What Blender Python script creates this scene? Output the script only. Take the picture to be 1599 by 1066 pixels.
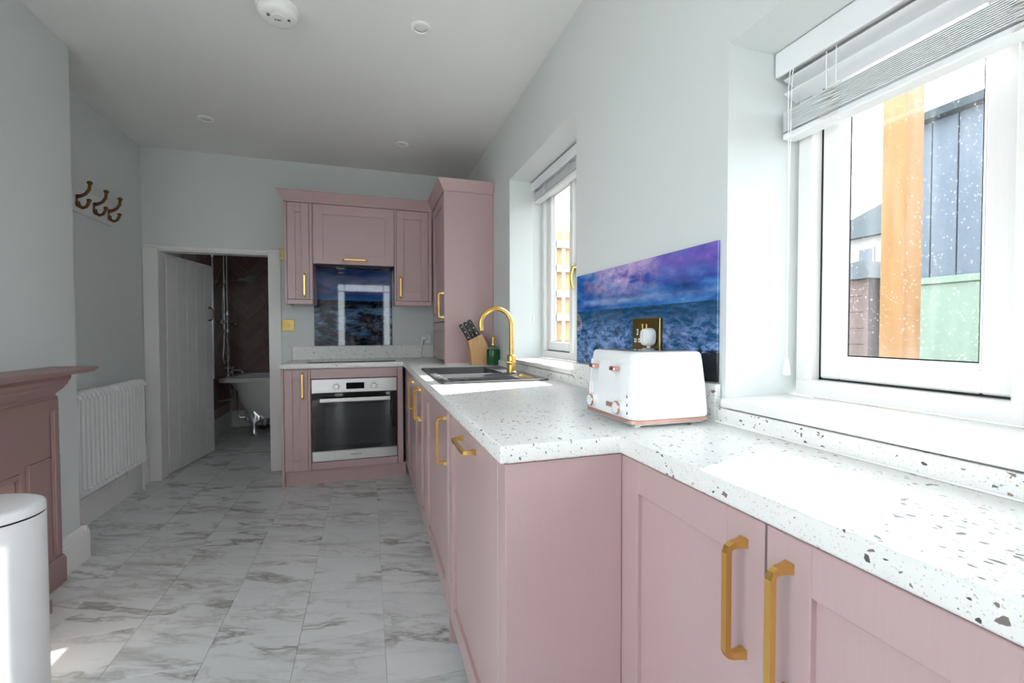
import bpy, bmesh, math, random
from mathutils import Matrix, Vector
from math import sin, cos, pi, radians
random.seed(7)
S = bpy.context.scene
COL = S.collection
for o in list(bpy.data.objects):
    bpy.data.objects.remove(o)

# ------------------------------------------------------------ camera, world, sun, exposure
F, YAW, PITCH, ROLL, CH = 701.1, 0.3095, -0.0235, -0.0018, 1.1603
f_ = Vector((sin(YAW)*cos(PITCH), cos(YAW)*cos(PITCH), sin(PITCH)))
r0 = Vector((cos(YAW), -sin(YAW), 0)); u0 = r0.cross(f_)
r_ = cos(ROLL)*r0+sin(ROLL)*u0; u_ = -sin(ROLL)*r0+cos(ROLL)*u0
cam = bpy.data.cameras.new('camera'); cam.sensor_width = 36; cam.lens = F/1599*36
cam.clip_start = 0.02
camo = bpy.data.objects.new('camera', cam); COL.objects.link(camo)
camo.matrix_world = Matrix(((r_.x, u_.x, -f_.x, 0), (r_.y, u_.y, -f_.y, 0), (r_.z, u_.z, -f_.z, CH), (0, 0, 0, 1)))
S.camera = camo
w = bpy.data.worlds.new('sky'); S.world = w; w.use_nodes = True
bg = w.node_tree.nodes['Background']; bg.inputs[0].default_value = (0.88, 0.94, 1.0, 1); bg.inputs[1].default_value = 5.0
sun = bpy.data.lights.new('sun', 'SUN'); sun.energy = 16; sun.angle = radians(0.6); sun.color = (1, .95, .88)
suno = bpy.data.objects.new('sun', sun); COL.objects.link(suno)
suno.rotation_euler = Vector((-1, -.3, -.69)).to_track_quat('-Z', 'Y').to_euler(); suno.location = (6, 2, 5)
S.view_settings.view_transform = 'Standard'; S.view_settings.look = 'None'
S.view_settings.gamma = 1; S.view_settings.use_curve_mapping = False
S.view_settings.exposure = 0.70
S.cycles.max_bounces = 10; S.cycles.diffuse_bounces = 7; S.cycles.glossy_bounces = 4
S.cycles.transparent_max_bounces = 12; S.cycles.caustics_reflective = False; S.cycles.caustics_refractive = False
S.cycles.use_denoising = True; S.cycles.sample_clamp_indirect = 6

# ------------------------------------------------------------ helpers: geometry
class M:
    def __init__(s, T=None):
        s.b = bmesh.new(); s.T = T
    def _t(s, vs):
        if s.T is not None:
            for v in vs: v.co = s.T @ v.co
        return s
    def box(s, x0, x1, y0, y1, z0, z1, bev=0, seg=1):
        r = bmesh.ops.create_cube(s.b, size=1)
        vs = r['verts']
        for v in vs:
            v.co = Vector((x0+(v.co.x+.5)*(x1-x0), y0+(v.co.y+.5)*(y1-y0), z0+(v.co.z+.5)*(z1-z0)))
        if bev:
            es = list({e for v in vs for e in v.link_edges})
            n0 = set(s.b.verts)-set(vs)
            bmesh.ops.bevel(s.b, geom=es, offset=bev, segments=seg, affect='EDGES', profile=.5)
            vs = [v for v in s.b.verts if v not in n0]
        return s._t(vs)
    def loft(s, loops, caps=True, closed=True):
        L = [[s.b.verts.new(Vector(p)) for p in l] for l in loops]
        n = len(L[0])
        for a, b in zip(L, L[1:]):
            for i in range(n if closed else n-1):
                j = (i+1) % n
                try: s.b.faces.new((a[i], a[j], b[j], b[i]))
                except ValueError: pass
        if caps:
            s.b.faces.new(L[0][::-1]); s.b.faces.new(L[-1])
        return s._t([v for l in L for v in l])
    def prism(s, poly, axis, a0, a1):
        def P(p, a):
            return {'x': (a, p[0], p[1]), 'y': (p[0], a, p[1]), 'z': (p[0], p[1], a)}[axis]
        return s.loft([[P(p, a0) for p in poly], [P(p, a1) for p in poly]])
    def tube(s, pts, r, seg=8, caps=True, rot=0.0, flat=1.0):
        pts = [Vector(p) for p in pts]
        rs = r if isinstance(r, (list, tuple)) else [r]*len(pts)
        loops = []; up = None
        for i, p in enumerate(pts):
            d = (pts[min(i+1, len(pts)-1)]-pts[max(i-1, 0)]).normalized()
            if up is None:
                up = Vector((0, 0, 1)) if abs(d.z) < .9 else Vector((1, 0, 0))
            a = (up-d*up.dot(d)).normalized(); b = d.cross(a); up = a
            k = 1.0
            if 0 < i < len(pts)-1:
                c = (pts[i]-pts[i-1]).normalized().dot(d); k = 1
            loops.append([p+(a*cos(rot+2*pi*j/seg)*flat+b*sin(rot+2*pi*j/seg))*rs[i]*k for j in range(seg)])
        return s.loft(loops, caps)
    def cyl(s, p0, p1, r0, r1=None, seg=24):
        return s.tube([p0, p1], [r0, r0 if r1 is None else r1], seg)
    def lathe(s, prof, c, axis='z', seg=24, caps=True):
        loops = []
        for r, h in prof:
            l = []
            for j in range(seg):
                a = 2*pi*j/seg; u, v = r*cos(a), r*sin(a)
                q = {'z': (u, v, h), 'x': (h, u, v), 'y': (v, h, u)}[axis]
                l.append((c[0]+q[0], c[1]+q[1], c[2]+q[2]))
            loops.append(l)
        return s.loft(loops, caps)
    def sphere(s, c, r, sc=(1, 1, 1), seg=12):
        q = bmesh.ops.create_uvsphere(s.b, u_segments=seg, v_segments=max(6, seg//2), radius=r)
        for v in q['verts']: v.co = Vector((c[0]+v.co.x*sc[0], c[1]+v.co.y*sc[1], c[2]+v.co.z*sc[2]))
        return s._t(q['verts'])

def wloc(o):
    v = Vector((0, 0, 0))
    while o: v += o.location; o = o.parent
    return v
def obj(name, m, mat, parent=None, smooth=False, origin=None, **kw):
    bmesh.ops.recalc_face_normals(m.b, faces=m.b.faces)
    org = wloc(parent) if parent else Vector((0, 0, 0))
    loc = Vector((0, 0, 0))
    if origin is not None: loc = Vector(origin)-org
    for v in m.b.verts: v.co -= org+loc
    me = bpy.data.meshes.new(name); m.b.to_mesh(me); m.b.free()
    if mat: me.materials.append(mat)
    if smooth:
        me.shade_smooth() if hasattr(me, 'shade_smooth') else None
        try: me.set_sharp_from_angle(angle=radians(40))
        except Exception: pass
    o = bpy.data.objects.new(name, me); COL.objects.link(o)
    o.location = loc
    if parent: o.parent = parent
    for k, v in kw.items(): o[k] = v
    return o
def thing(name, label, cat, loc=(0, 0, 0), group=None):
    o = bpy.data.objects.new(name, None); COL.objects.link(o); o.location = loc
    o.empty_display_size = .05
    o['label'] = label; o['category'] = cat
    if group: o['group'] = group
    return o
def struct(name, m, mat, parent=None, **kw):
    o = obj(name, m, mat, parent, **kw)
    if not parent: o['kind'] = 'structure'
    return o
def sempty(name, loc=(0, 0, 0)):
    o = bpy.data.objects.new(name, None); COL.objects.link(o); o.location = loc; o['kind'] = 'structure'; return o
def copy_tree(o, parent=None):
    c = o.copy(); COL.objects.link(c)
    if parent: c.parent = parent
    for ch in list(o.children): copy_tree(ch, c)
    return c
def plate(outer, holes, z0, z1, bev, mat, name, parent=None, **kw):
    """flat slab cut to an outline, with holes and a rounded arris"""
    cu = bpy.data.curves.new('outline', 'CURVE'); cu.dimensions = '2D'; cu.fill_mode = 'BOTH'
    for pl in [outer]+holes:
        sp = cu.splines.new('POLY'); sp.points.add(len(pl)-1); sp.use_cyclic_u = True
        for p, q in zip(sp.points, pl): p.co = (q[0], q[1], 0, 1)
    cu.extrude = (z1-z0)/2-bev; cu.bevel_depth = bev; cu.bevel_resolution = 2; cu.offset = -bev
    t = bpy.data.objects.new('outline', cu); COL.objects.link(t)
    dg = bpy.context.evaluated_depsgraph_get(); dg.update()
    me = bpy.data.meshes.new_from_object(t.evaluated_get(dg)); bpy.data.objects.remove(t)
    m = M(); m.b.from_mesh(me); bpy.data.meshes.remove(me)
    for v in m.b.verts: v.co.z += (z0+z1)/2
    bmesh.ops.remove_doubles(m.b, verts=m.b.verts, dist=1e-5)
    return obj(name, m, mat, parent, smooth=True, **kw)
def rrect(x0, x1, y0, y1, r, n=5):
    P = []
    for cx, cy, a0 in ((x1-r, y1-r, 0), (x0+r, y1-r, pi/2), (x0+r, y0+r, pi), (x1-r, y0+r, 3*pi/2)):
        for i in range(n+1):
            a = a0+pi/2*i/n; P.append((cx+r*cos(a), cy+r*sin(a)))
    return P
def arc(cx, cz, r, a0, a1, n):
    return [(cx+r*cos(a0+(a1-a0)*i/n), cz+r*sin(a0+(a1-a0)*i/n)) for i in range(n+1)]
def text_mesh(txt, size, T, mat, name, parent, depth=.0006):
    cu = bpy.data.curves.new('lettering', 'FONT'); cu.body = txt; cu.size = size; cu.extrude = depth; cu.align_x = 'CENTER'; cu.align_y = 'CENTER'
    t = bpy.data.objects.new('lettering', cu); COL.objects.link(t)
    dg = bpy.context.evaluated_depsgraph_get(); dg.update()
    me = bpy.data.meshes.new_from_object(t.evaluated_get(dg)); bpy.data.objects.remove(t)
    m = M(); m.b.from_mesh(me); bpy.data.meshes.remove(me)
    for v in m.b.verts: v.co = T @ v.co
    return obj(name, m, mat, parent)

# ------------------------------------------------------------ helpers: materials
class N:
    def __init__(s, name):
        s.m = bpy.data.materials.new(name); s.m.use_nodes = True; s.t = s.m.node_tree
        s.p = s.t.nodes['Principled BSDF']; s.out = s.t.nodes['Material Output']
    def n(s, ty, **kw):
        x = s.t.nodes.new(ty)
        for k, v in kw.items(): setattr(x, k, v)
        return x
    def set(s, inp, v):
        if hasattr(v, 'is_output') or isinstance(v, bpy.types.NodeSocket): s.t.links.new(v, inp)
        else:
            if isinstance(v, tuple) and len(v) == 3 and inp.type == 'RGBA': v = v+(1,)
            inp.default_value = v
    def co(s, kind='Object'): return s.n('ShaderNodeTexCoord').outputs[kind]
    def map(s, v, scale=(1, 1, 1), rot=(0, 0, 0), loc=(0, 0, 0)):
        x = s.n('ShaderNodeMapping'); s.set(x.inputs['Vector'], v)
        x.inputs['Scale'].default_value = scale; x.inputs['Rotation'].default_value = rot; s.set(x.inputs['Location'], loc); return x.outputs[0]
    def math(s, op, a, b=0.0, clamp=False):
        x = s.n('ShaderNodeMath', operation=op, use_clamp=clamp); s.set(x.inputs[0], a); s.set(x.inputs[1], b); return x.outputs[0]
    def vmath(s, op, a, b):
        x = s.n('ShaderNodeVectorMath', operation=op); s.set(x.inputs[0], a); s.set(x.inputs[1], b); return x.outputs[0]
    def noise(s, v, scale, detail=3, rough=.5, dist=0.0, out='Fac'):
        x = s.n('ShaderNodeTexNoise'); s.set(x.inputs['Vector'], v); x.inputs['Scale'].default_value = scale
        x.inputs['Detail'].default_value = detail; x.inputs['Roughness'].default_value = rough; x.inputs['Distortion'].default_value = dist
        return x.outputs[out]
    def vor(s, v, scale, feature='F1'):
        x = s.n('ShaderNodeTexVoronoi', feature=feature); s.set(x.inputs['Vector'], v); x.inputs['Scale'].default_value = scale; return x
    def ramp(s, f, stops, interp='LINEAR'):
        x = s.n('ShaderNodeValToRGB'); s.set(x.inputs[0], f); r = x.color_ramp; r.interpolation = interp
        while len(r.elements) < len(stops): r.elements.new(1)
        for e, (p, c) in zip(r.elements, stops):
            e.position = p; e.color = (c, c, c, 1) if isinstance(c, (int, float)) else tuple(c)+(1,)
        return x.outputs[0]
    def mix(s, f, a, b, mode='MIX'):
        x = s.n('ShaderNodeMix', data_type='RGBA', blend_type=mode); s.set(x.inputs[0], f); s.set(x.inputs[6], a); s.set(x.inputs[7], b); return x.outputs[2]
    def sep(s, v):
        x = s.n('ShaderNodeSeparateXYZ'); s.set(x.inputs[0], v); return x.outputs
    def comb(s, x, y, z):
        c = s.n('ShaderNodeCombineXYZ'); [s.set(c.inputs[i], q) for i, q in enumerate((x, y, z))]; return c.outputs[0]
    def bump(s, h, strength=.2, dist=.01):
        x = s.n('ShaderNodeBump'); s.set(x.inputs['Height'], h); x.inputs['Strength'].default_value = strength; x.inputs['Distance'].default_value = dist
        s.t.links.new(x.outputs[0], s.p.inputs['Normal'])
    def done(s, **kw):
        for k, v in kw.items(): s.set(s.p.inputs[k.replace('_', ' ')], v)
        return s.m
def plain(name, c, rough=.5, metal=0.0, bump=0.0, bscale=80, var=0.0, **kw):
    a = N(name); col = c
    if bump or var:
        f = a.noise(a.co(), bscale, 4)
        if var: col = a.mix(f, tuple(x*(1-var) for x in c), tuple(min(1, x*(1+var)) for x in c))
        if bump: a.bump(f, bump, .004)
    return a.done(Base_Color=col, Roughness=rough, Metallic=metal, **kw)

def wood_paint(name, c, axis=2, rough=.32):
    a = N(name); sc = [90, 90, 90]; sc[axis] = 3
    f = a.noise(a.map(a.co(), tuple(sc)), 3.5, 5, .6)
    a.bump(f, .08, .002)
    return a.done(Base_Color=a.mix(f, tuple(x*.96 for x in c), tuple(x*1.04 for x in c)), Roughness=rough)
PINKC = (.50, .352, .352)
PINK = wood_paint('dusty pink satin paint', PINKC)
PINKF = plain('dusty pink mantel paint', (.33, .215, .205), .4, bump=.06, bscale=60)
WALL = plain('pale sage grey emulsion', (.66, .69, .684), .75, bump=.05, bscale=220)
CEIL = plain('white ceiling emulsion', (.80, .80, .79), .85, bump=.04, bscale=200)
WHITE = plain('white satin woodwork', (.78, .77, .76), .4, bump=.03, bscale=90)
UPVC = wood_paint('white woodgrain plastic', (.82, .81, .80), 2, .3)
BLIND = plain('white blind slat', (.80, .81, .83), .4)
CORD = plain('white cord', (.85, .85, .84), .7)
RAD = plain('white radiator enamel', (.80, .81, .81), .3)
BIN = plain('white bin enamel', (.86, .86, .87), .3)
BLACK = plain('black rubber', (.012, .012, .013), .6)
DARK = plain('dark void grey', (.03, .03, .032), .8)
GOLD = plain('brushed gold', (.83, .52, .15), .27, 1, bump=.03, bscale=300)
BRASS = plain('polished brass plate', (.32, .22, .075), .32, 1, bump=.02, bscale=200)
ANTIQ = plain('antique brass', (.17, .10, .045), .35, 1, var=.25, bscale=60)
CHROME = plain('chrome', (.75, .75, .76), .08, 1)
CHROMER = plain('cast chrome', (.72, .72, .73), .28, 1)
ROSE = plain('rose gold', (.80, .45, .38), .22, 1)
TOAST = plain('white gloss toaster shell', (.86, .86, .87), .22)
PLUG = plain('white plug plastic', (.88, .88, .87), .3)
KNIFE = plain('black knife handle', (.012, .012, .013), .3)
STEELR = plain('steel rivet', (.8, .8, .8), .2, 1)
HOBG = plain('black glass', (.006, .006, .007), .04)
OVENG = plain('smoked oven glass', (.02, .022, .025), .03)
SINKM = plain('grey granite composite', (.075, .077, .083), .45, var=.3, bscale=600, bump=.05)
BATHM = plain('white bath enamel', (.72, .72, .71), .2)
GROUT = plain('pale grout', (.50, .40, .38), .8)
HOODM = plain('dark hood steel', (.09, .09, .095), .35, .6)
def steel():
    a = N('brushed stainless steel'); f = a.noise(a.map(a.co(), (2, 200, 260)), 2, 4)
    a.bump(f, .05, .002)
    return a.done(Base_Color=a.mix(f, (.50, .49, .48), (.62, .61, .60)), Roughness=.3, Metallic=1.0)
STEEL = steel()
def woodm(name, c0, c1, axis=2, rough=.5, sc=1.0):
    a = N(name); k = [14*sc]*3; k[axis] = 1.1*sc
    v = a.map(a.co(), tuple(k)); f = a.noise(v, 2.2, 6, .6, 1.2)
    g = a.noise(a.map(a.co(), tuple(x*8 for x in k)), 2, 3)
    f = a.math('ADD', a.math('MULTIPLY', f, .8), a.math('MULTIPLY', g, .2))
    a.bump(f, .1, .003)
    return a.done(Base_Color=a.ramp(f, [(.3, c0), (.7, c1)]), Roughness=rough)
BEECH = woodm('pale beech block', (.50, .27, .11), (.68, .42, .20), 2, .5)
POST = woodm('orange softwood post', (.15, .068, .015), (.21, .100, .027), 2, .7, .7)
TRELL = woodm('pale softwood batten', (.34, .19, .08), (.46, .28, .13), 2, .7)
GREYW = plain('weathered grey rail', (.30, .27, .23), .8, bump=.1)
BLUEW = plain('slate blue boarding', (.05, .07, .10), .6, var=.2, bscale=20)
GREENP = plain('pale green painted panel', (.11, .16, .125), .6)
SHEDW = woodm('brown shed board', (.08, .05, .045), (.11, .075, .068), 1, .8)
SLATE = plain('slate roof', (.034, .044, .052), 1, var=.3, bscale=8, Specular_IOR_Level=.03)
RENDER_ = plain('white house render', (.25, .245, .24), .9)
PAVE = plain('dark gravel', (.13, .125, .115), .9, var=.15, bscale=5)
WINDG = plain('dark window glass', (.05, .06, .08), .1)

def terrazzo():
    a = N('white terrazzo worktop'); c = a.co()
    wv = a.vmath('ADD', a.map(c, (1, 1.0, 1)), a.vmath('MULTIPLY', a.noise(c, 60, 2, out='Color'), (.006, .006, .006)))
    col = a.mix(a.noise(c, 30, 3), (.78, .78, .76), (.84, .835, .82))
    CH_ = [(0, (.07, .065, .065)), (.26, (.20, .17, .15)), (.44, (.30, .22, .19)), (.58, (.13, .16, .18)), (.68, (.30, .42, .48)), (.76, (.60, .47, .36)), (.86, (.42, .40, .37)), (.95, (.62, .60, .57))]
    for sc, th, ed, st in ((520, .90, .12, (1, 1, 1)), (240, .935, .16, (1, .55, .8)), (125, .955, .20, (1, .5, .75)), (95, .978, .20, (.55, 1, .7))):
        mv = a.map(wv, st, (0, 0, .5*sc % 3), (sc*.37, sc*.11, sc*.05))
        V = a.vor(mv, sc); E = a.vor(mv, sc, 'DISTANCE_TO_EDGE')
        s3 = a.n('ShaderNodeSeparateColor'); a.set(s3.inputs[0], V.outputs['Color'])
        mk = a.math('MULTIPLY', a.math('GREATER_THAN', s3.outputs[0], th), a.math('GREATER_THAN', E.outputs['Distance'], ed))
        if sc == 520: mk = a.math('MULTIPLY', mk, .45)
        col = a.mix(mk, col, a.ramp(s3.outputs[1], CH_, 'CONSTANT'))
    return a.done(Base_Color=col, Roughness=.34)
TERR = terrazzo()
def marble():
    a = N('marble effect floor tile'); c = a.co()
    rnd = a.n('ShaderNodeObjectInfo').outputs['Random']
    off = a.comb(a.math('MULTIPLY', rnd, 37.0), a.math('MULTIPLY', rnd, 91.0), a.math('MULTIPLY', rnd, 13.0))
    v = a.vmath('ADD', a.map(a.map(c, (1, 1, 1), (0, 0, .35)), (.66, 2.5, 1)), off)
    v = a.vmath('ADD', v, a.vmath('MULTIPLY', a.vmath('SUBTRACT', a.noise(v, 2.6, 3, out='Color'), (.5, .5, .5)), (.42, .42, .42)))
    def vein(sc, wd, det=5):
        f = a.noise(v, sc, det, .62)
        return a.ramp(a.math('ABSOLUTE', a.math('SUBTRACT', f, .5)), [(0, 1), (wd*.35, .55), (wd, 0)])
    patch = a.ramp(a.noise(v, 1.7, 2), [(.44, 0), (.62, 1)])
    v1 = a.math('MULTIPLY', vein(2.3, .050), a.ramp(a.noise(v, 2.2, 2), [(.42, .05), (.62, 1)]))
    v2 = a.math('MULTIPLY', vein(5.2, .05), patch)
    soft = a.math('MULTIPLY', a.ramp(a.noise(v, 3.4, 5, .6), [(.50, 0), (.75, 1)]), patch)
    base = a.mix(a.noise(v, 1.1, 3), (.66, .68, .695), (.76, .77, .775))
    col = a.mix(a.math('MULTIPLY', soft, .38), base, (.42, .42, .40))
    col = a.mix(a.math('MULTIPLY', v2, .55), col, (.34, .33, .30))
    col = a.mix(a.math('MULTIPLY', v1, .9), col, (.21, .205, .185))
    return a.done(Base_Color=col, Roughness=.33)
MARBLE = marble()
def glass(name, spots=0.0):
    a = N(name); c = a.co()
    tr = a.n('ShaderNodeBsdfTransparent'); tr.inputs[0].default_value = (.97, .985, .98, 1)
    gl = a.n('ShaderNodeBsdfGlossy'); gl.inputs['Roughness'].default_value = .01
    fr = a.n('ShaderNodeFresnel'); bf = a.n('ShaderNodeNewGeometry').outputs['Backfacing']
    a.set(fr.inputs[0], a.math('ADD', a.math('MULTIPLY', bf, 1/1.35-1.35), 1.35))
    m = a.n('ShaderNodeMixShader'); a.set(m.inputs[0], fr.outputs[0]); a.set(m.inputs[1], tr.outputs[0]); a.set(m.inputs[2], gl.outputs[0])
    o = m.outputs[0]
    if spots:
        V = a.vor(a.map(c, (1, 1, .75)), 150); s3 = a.n('ShaderNodeSeparateColor'); a.set(s3.inputs[0], V.outputs['Color'])
        rad = a.math('MULTIPLY', s3.outputs[1], .30)
        dot = a.math('MULTIPLY', a.math('LESS_THAN', V.outputs['Distance'], rad), a.math('GREATER_THAN', s3.outputs[0], a.ramp(a.noise(c, 6, 2), [(.3, .85), (.65, .35)])))
        haze = a.ramp(a.noise(a.map(c, (14, 14, 1.2)), 2.5, 4), [(.45, 0), (.8, .03)])
        mk = a.math('ADD', a.math('MULTIPLY', dot, spots), a.math('ADD', haze, .006), True)
        d1 = a.n('ShaderNodeBsdfTranslucent'); d1.inputs[0].default_value = (.5, .52, .54, 1)
        m2 = a.n('ShaderNodeMixShader'); a.set(m2.inputs[0], mk); a.set(m2.inputs[1], o); a.set(m2.inputs[2], d1.outputs[0]); o = m2.outputs[0]
    a.t.links.new(o, a.out.inputs[0])
    return a.m
GLASS = glass('clear window glass'); GLASSW = glass('rain spotted window glass', .10)
def sea(name, w_, h_, axis, sgn, kind):
    """printed photograph on glass: u runs left to right, v bottom to top"""
    a = N(name); q = a.sep(a.co())
    u = a.math('MULTIPLY', q[axis], sgn/w_); v = a.math('MULTIPLY', q[2], 1/h_)
    uv = a.comb(a.math('MULTIPLY', u, w_/h_), v, 0.0)
    wq = a.vmath('ADD', uv, a.vmath('MULTIPLY', a.vmath('SUBTRACT', a.noise(uv, 3, 4, out='Color'), (.5, .5, .5)), (.25, .12, 0)))
    cl = a.noise(a.map(wq, (1.3, 4.2, 1), (0, 0, .16)), 1.6, 7, .6)
    cl2 = a.noise(a.map(wq, (2.2, 4.0, 1), (0, 0, .3), (3.1, 1.7, 0)), 1.5, 7, .65)
    if kind == 'sea':
        sky = a.ramp(cl, [(.32, (.010, .035, .16)), (.48, (.02, .10, .36)), (.62, (.07, .22, .55)), (.78, (.25, .38, .70))])
        hi = a.ramp(v, [(.66, 0), (.84, 1)])
        du = a.math('SUBTRACT', u, .40); glow = a.math('MULTIPLY', a.math('SUBTRACT', 1.0, a.math('MULTIPLY', a.math('MULTIPLY', du, du), 9.0), True), hi)
        pr = a.math('MULTIPLY', a.ramp(u, [(.15, .0), (.55, .8), (1, .9)]), a.ramp(v, [(.72, 0), (.92, 1)]))
        sky = a.mix(a.math('MULTIPLY', pr, .9), sky, a.ramp(cl2, [(.3, (.05, .06, .36)), (.55, (.22, .12, .52)), (.8, (.50, .30, .68))]))
        sky = a.mix(a.math('MULTIPLY', glow, a.ramp(cl2, [(.38, 0), (.64, 1)])), sky, (.66, .50, .74))
        st = a.math('MULTIPLY', a.ramp(v, [(.62, 0), (.665, 1), (.71, 0)]), a.ramp(u, [(.05, .2), (.3, 1), (.8, .25)]))
        sky = a.mix(a.math('MULTIPLY', st, a.ramp(cl, [(.35, .2), (.6, 1)])), sky, (.42, .55, .80))
        wv = a.noise(a.map(wq, (1.5, 7, 1), (0, 0, -.05)), 3, 6, .7)
        wt = a.ramp(wv, [(.35, (.006, .032, .085)), (.52, (.012, .075, .18)), (.68, (.045, .17, .35))])
        fo = a.noise(a.map(wq, (3, 7, 1), (0, 0, .25)), 2.2, 8, .75)
        fm = a.math('MULTIPLY', a.ramp(fo, [(.44, 0), (.62, 1)]), a.ramp(v, [(.10, 1), (.34, .95), (.52, .1), (.58, 0)]))
        wt = a.mix(fm, wt, (.26, .40, .78))
        rk = a.ramp(a.math('ADD', v, a.math('MULTIPLY', a.math('SUBTRACT', fo, .5), .22)), [(0, 1), (.21, 1), (.235, 0)]); rk = a.math('MULTIPLY', rk, a.ramp(a.math('ADD', u, a.math('MULTIPLY', a.math('SUBTRACT', wv, .5), .2)), [(.83, 0), (.87, 1)]))
        wt = a.mix(rk, wt, (.012, .016, .02))
        col = a.mix(a.math('GREATER_THAN', v, a.math('ADD', .585, a.math('MULTIPLY', u, 0.0))), wt, sky)
    else:
        sky = a.ramp(cl, [(.3, (.012, .02, .085)), (.5, (.02, .06, .22)), (.7, (.05, .12, .34))])
        pk = a.math('MULTIPLY', a.ramp(v, [(.60, 0), (.68, 1), (.80, .15)]), a.ramp(cl2, [(.4, 0), (.65, 1)]))
        sky = a.mix(a.math('MULTIPLY', pk, .8), sky, (.26, .17, .36))
        sky = a.mix(a.ramp(v, [(.52, .8), (.60, 0)]), sky, (.02, .16, .42))
        V = a.vor(a.map(wq, (2.0, 3.6, 1)), 9); s3 = a.n('ShaderNodeSeparateColor'); a.set(s3.inputs[0], V.outputs['Color'])
        rk = a.mix(s3.outputs[0], (.004, .006, .010), (.035, .04, .05)); rk = a.mix(a.ramp(V.outputs['Distance'], [(.0, .0), (.5, .9)]), rk, (.003, .004, .007))
        fo = a.noise(a.map(wq, (1.6, 4.2, 1)), 2.6, 8, .75)
        fm = a.math('MULTIPLY', a.ramp(fo, [(.46, 0), (.60, 1)]), a.ramp(v, [(.05, .3), (.30, .8), (.40, .9), (.50, .0)]))
        rk = a.mix(fm, rk, (.16, .30, .52))
        fg = a.math('MULTIPLY', a.ramp(a.noise(wq, 4, 5, .7), [(.48, 0), (.6, 1)]), a.math('MULTIPLY', a.ramp(v, [(.26, 1), (.36, 0)]), a.ramp(u, [(.35, 0), (.5, 1), (.8, .9), (.9, 0)])))
        rk = a.mix(fg, rk, (.20, .17, .16))
        col = a.mix(a.math('GREATER_THAN', v, a.math('ADD', .515, a.math('MULTIPLY', cl, .05))), rk, sky)
    return a.done(Base_Color=col, Roughness=.03, Specular_IOR_Level=.6)

# ------------------------------------------------------------ room dimensions
XR, XL, XCB, YB, ZC, YF = 0.887, -1.642, -1.403, 4.15, 2.572, -1.0
CT, CB = 0.92, 0.88
# ------------------------------------------------------------ structure
struct('ceiling', M().box(XL-.2, 1.19, YF-.12, YB+.12, ZC, ZC+.1), CEIL)
wr = M()
W1 = (1.83, 2.82, .96, 2.146); W2 = (-.35, .943, .96, 1.894)
for y0, y1, z0, z1 in ((YF-.12, W2[0], -.05, ZC), (W2[0], W2[1], -.05, W2[2]), (W2[0], W2[1], W2[3], ZC), (W2[1], W1[0], -.05, ZC),
                       (W1[0], W1[1], -.05, W1[2]), (W1[0], W1[1], W1[3], ZC), (W1[1], 6.4, -.05, ZC)):
    wr.box(XR, 1.19, y0, y1, z0, z1)
struct('wall_right', wr, WALL)
W3 = (-.85, .75, .9, 2.25); W4 = (-1.60, -.94, .80, 2.3)  # openings of the unseen windows added to brighten the room
struct('wall_left', M().box(XL-.2, XL, YF-.12, W3[0], -.05, ZC).box(XL-.2, XL, W3[0], W3[1], -.05, W3[2]).box(XL-.2, XL, W3[0], W3[1], W3[3], ZC).box(XL-.2, XL, W3[1], 6.4, -.05, ZC), WALL)
struct('wall_left_chimney', M().box(XL, XCB, 1.15, 2.818, -.02, ZC), WALL)
DX0, DX1, DZ = -1.545, -.775, 1.80
struct('wall_back', M().box(XL, DX0, YB, YB+.12, -.05, ZC).box(DX1, XR, YB, YB+.12, -.05, ZC).box(DX0, DX1, YB, YB+.12, DZ, ZC), WALL)
RX0, RX1, RZ = -.57, .425, 2.085
struct('wall_front', M().box(XL, W4[0], YF-.12, YF, -.05, ZC).box(W4[1], RX0, YF-.12, YF, -.05, ZC).box(W4[0], W4[1], YF-.12, YF, -.05, W4[2]).box(W4[0], W4[1], YF-.12, YF, W4[3], ZC).box(RX1, XR, YF-.12, YF, -.05, ZC).box(RX0, RX1, YF-.12, YF, RZ, ZC), WALL)
# hall behind the camera and bathroom beyond the door
struct('wall_bathroom', M().box(XL, .15, 6.28, 6.6, -.05, 2.5).box(.7, XR, 6.28, 6.6, -.05, 2.5).box(.15, .7, 6.28, 6.6, -.05, 1.2).box(.15, .7, 6.28, 6.6, 2.05, 2.5), WALL)
struct('ceiling_bathroom', M().box(XL, XR, YB+.12, 6.4, 2.3, 2.4), CEIL)

# floor slab and its tiles, half-bonded, 307 x 610 mm
TW, TL, X0T, Y0T = .3065, .61, .049, 1.80
floor = struct('floor', M().box(XL-.2, 1.19, YF-.12, 6.6, -.12, -.006), plain('grey tile adhesive', (.42, .42, .42), .9))
tile_me = {}
def floor_tiles():
    for i in range(-6, 4):
        xa, xb = max(X0T+i*TW, XL), min(X0T+(i+1)*TW, XR)
        if xb-xa < .02 or xa > .8: continue
        k0 = Y0T+(0 if i % 2 else TL/2)
        for j in range(-9, 9):
            ya, yb = k0+j*TL, k0+(j+1)*TL
            ya, yb = max(ya, YF), min(yb, 6.28)
            if yb-ya < .02 or (yb < -1.15 and (xb < -1.1 or xa > 1)): continue
            key = (round(xb-xa, 4), round(yb-ya, 4)); c = ((xa+xb)/2, (ya+yb)/2, 0)
            if key not in tile_me:
                m = M().box(-key[0]/2+.0004, key[0]/2-.0004, -key[1]/2+.0004, key[1]/2-.0004, -.006, 0, .0008)
                o = obj('tile', m, MARBLE, floor); tile_me[key] = o.data
            else:
                o = bpy.data.objects.new('tile', tile_me[key]); COL.objects.link(o); o.parent = floor
            o.location = c
floor_tiles()

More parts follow.
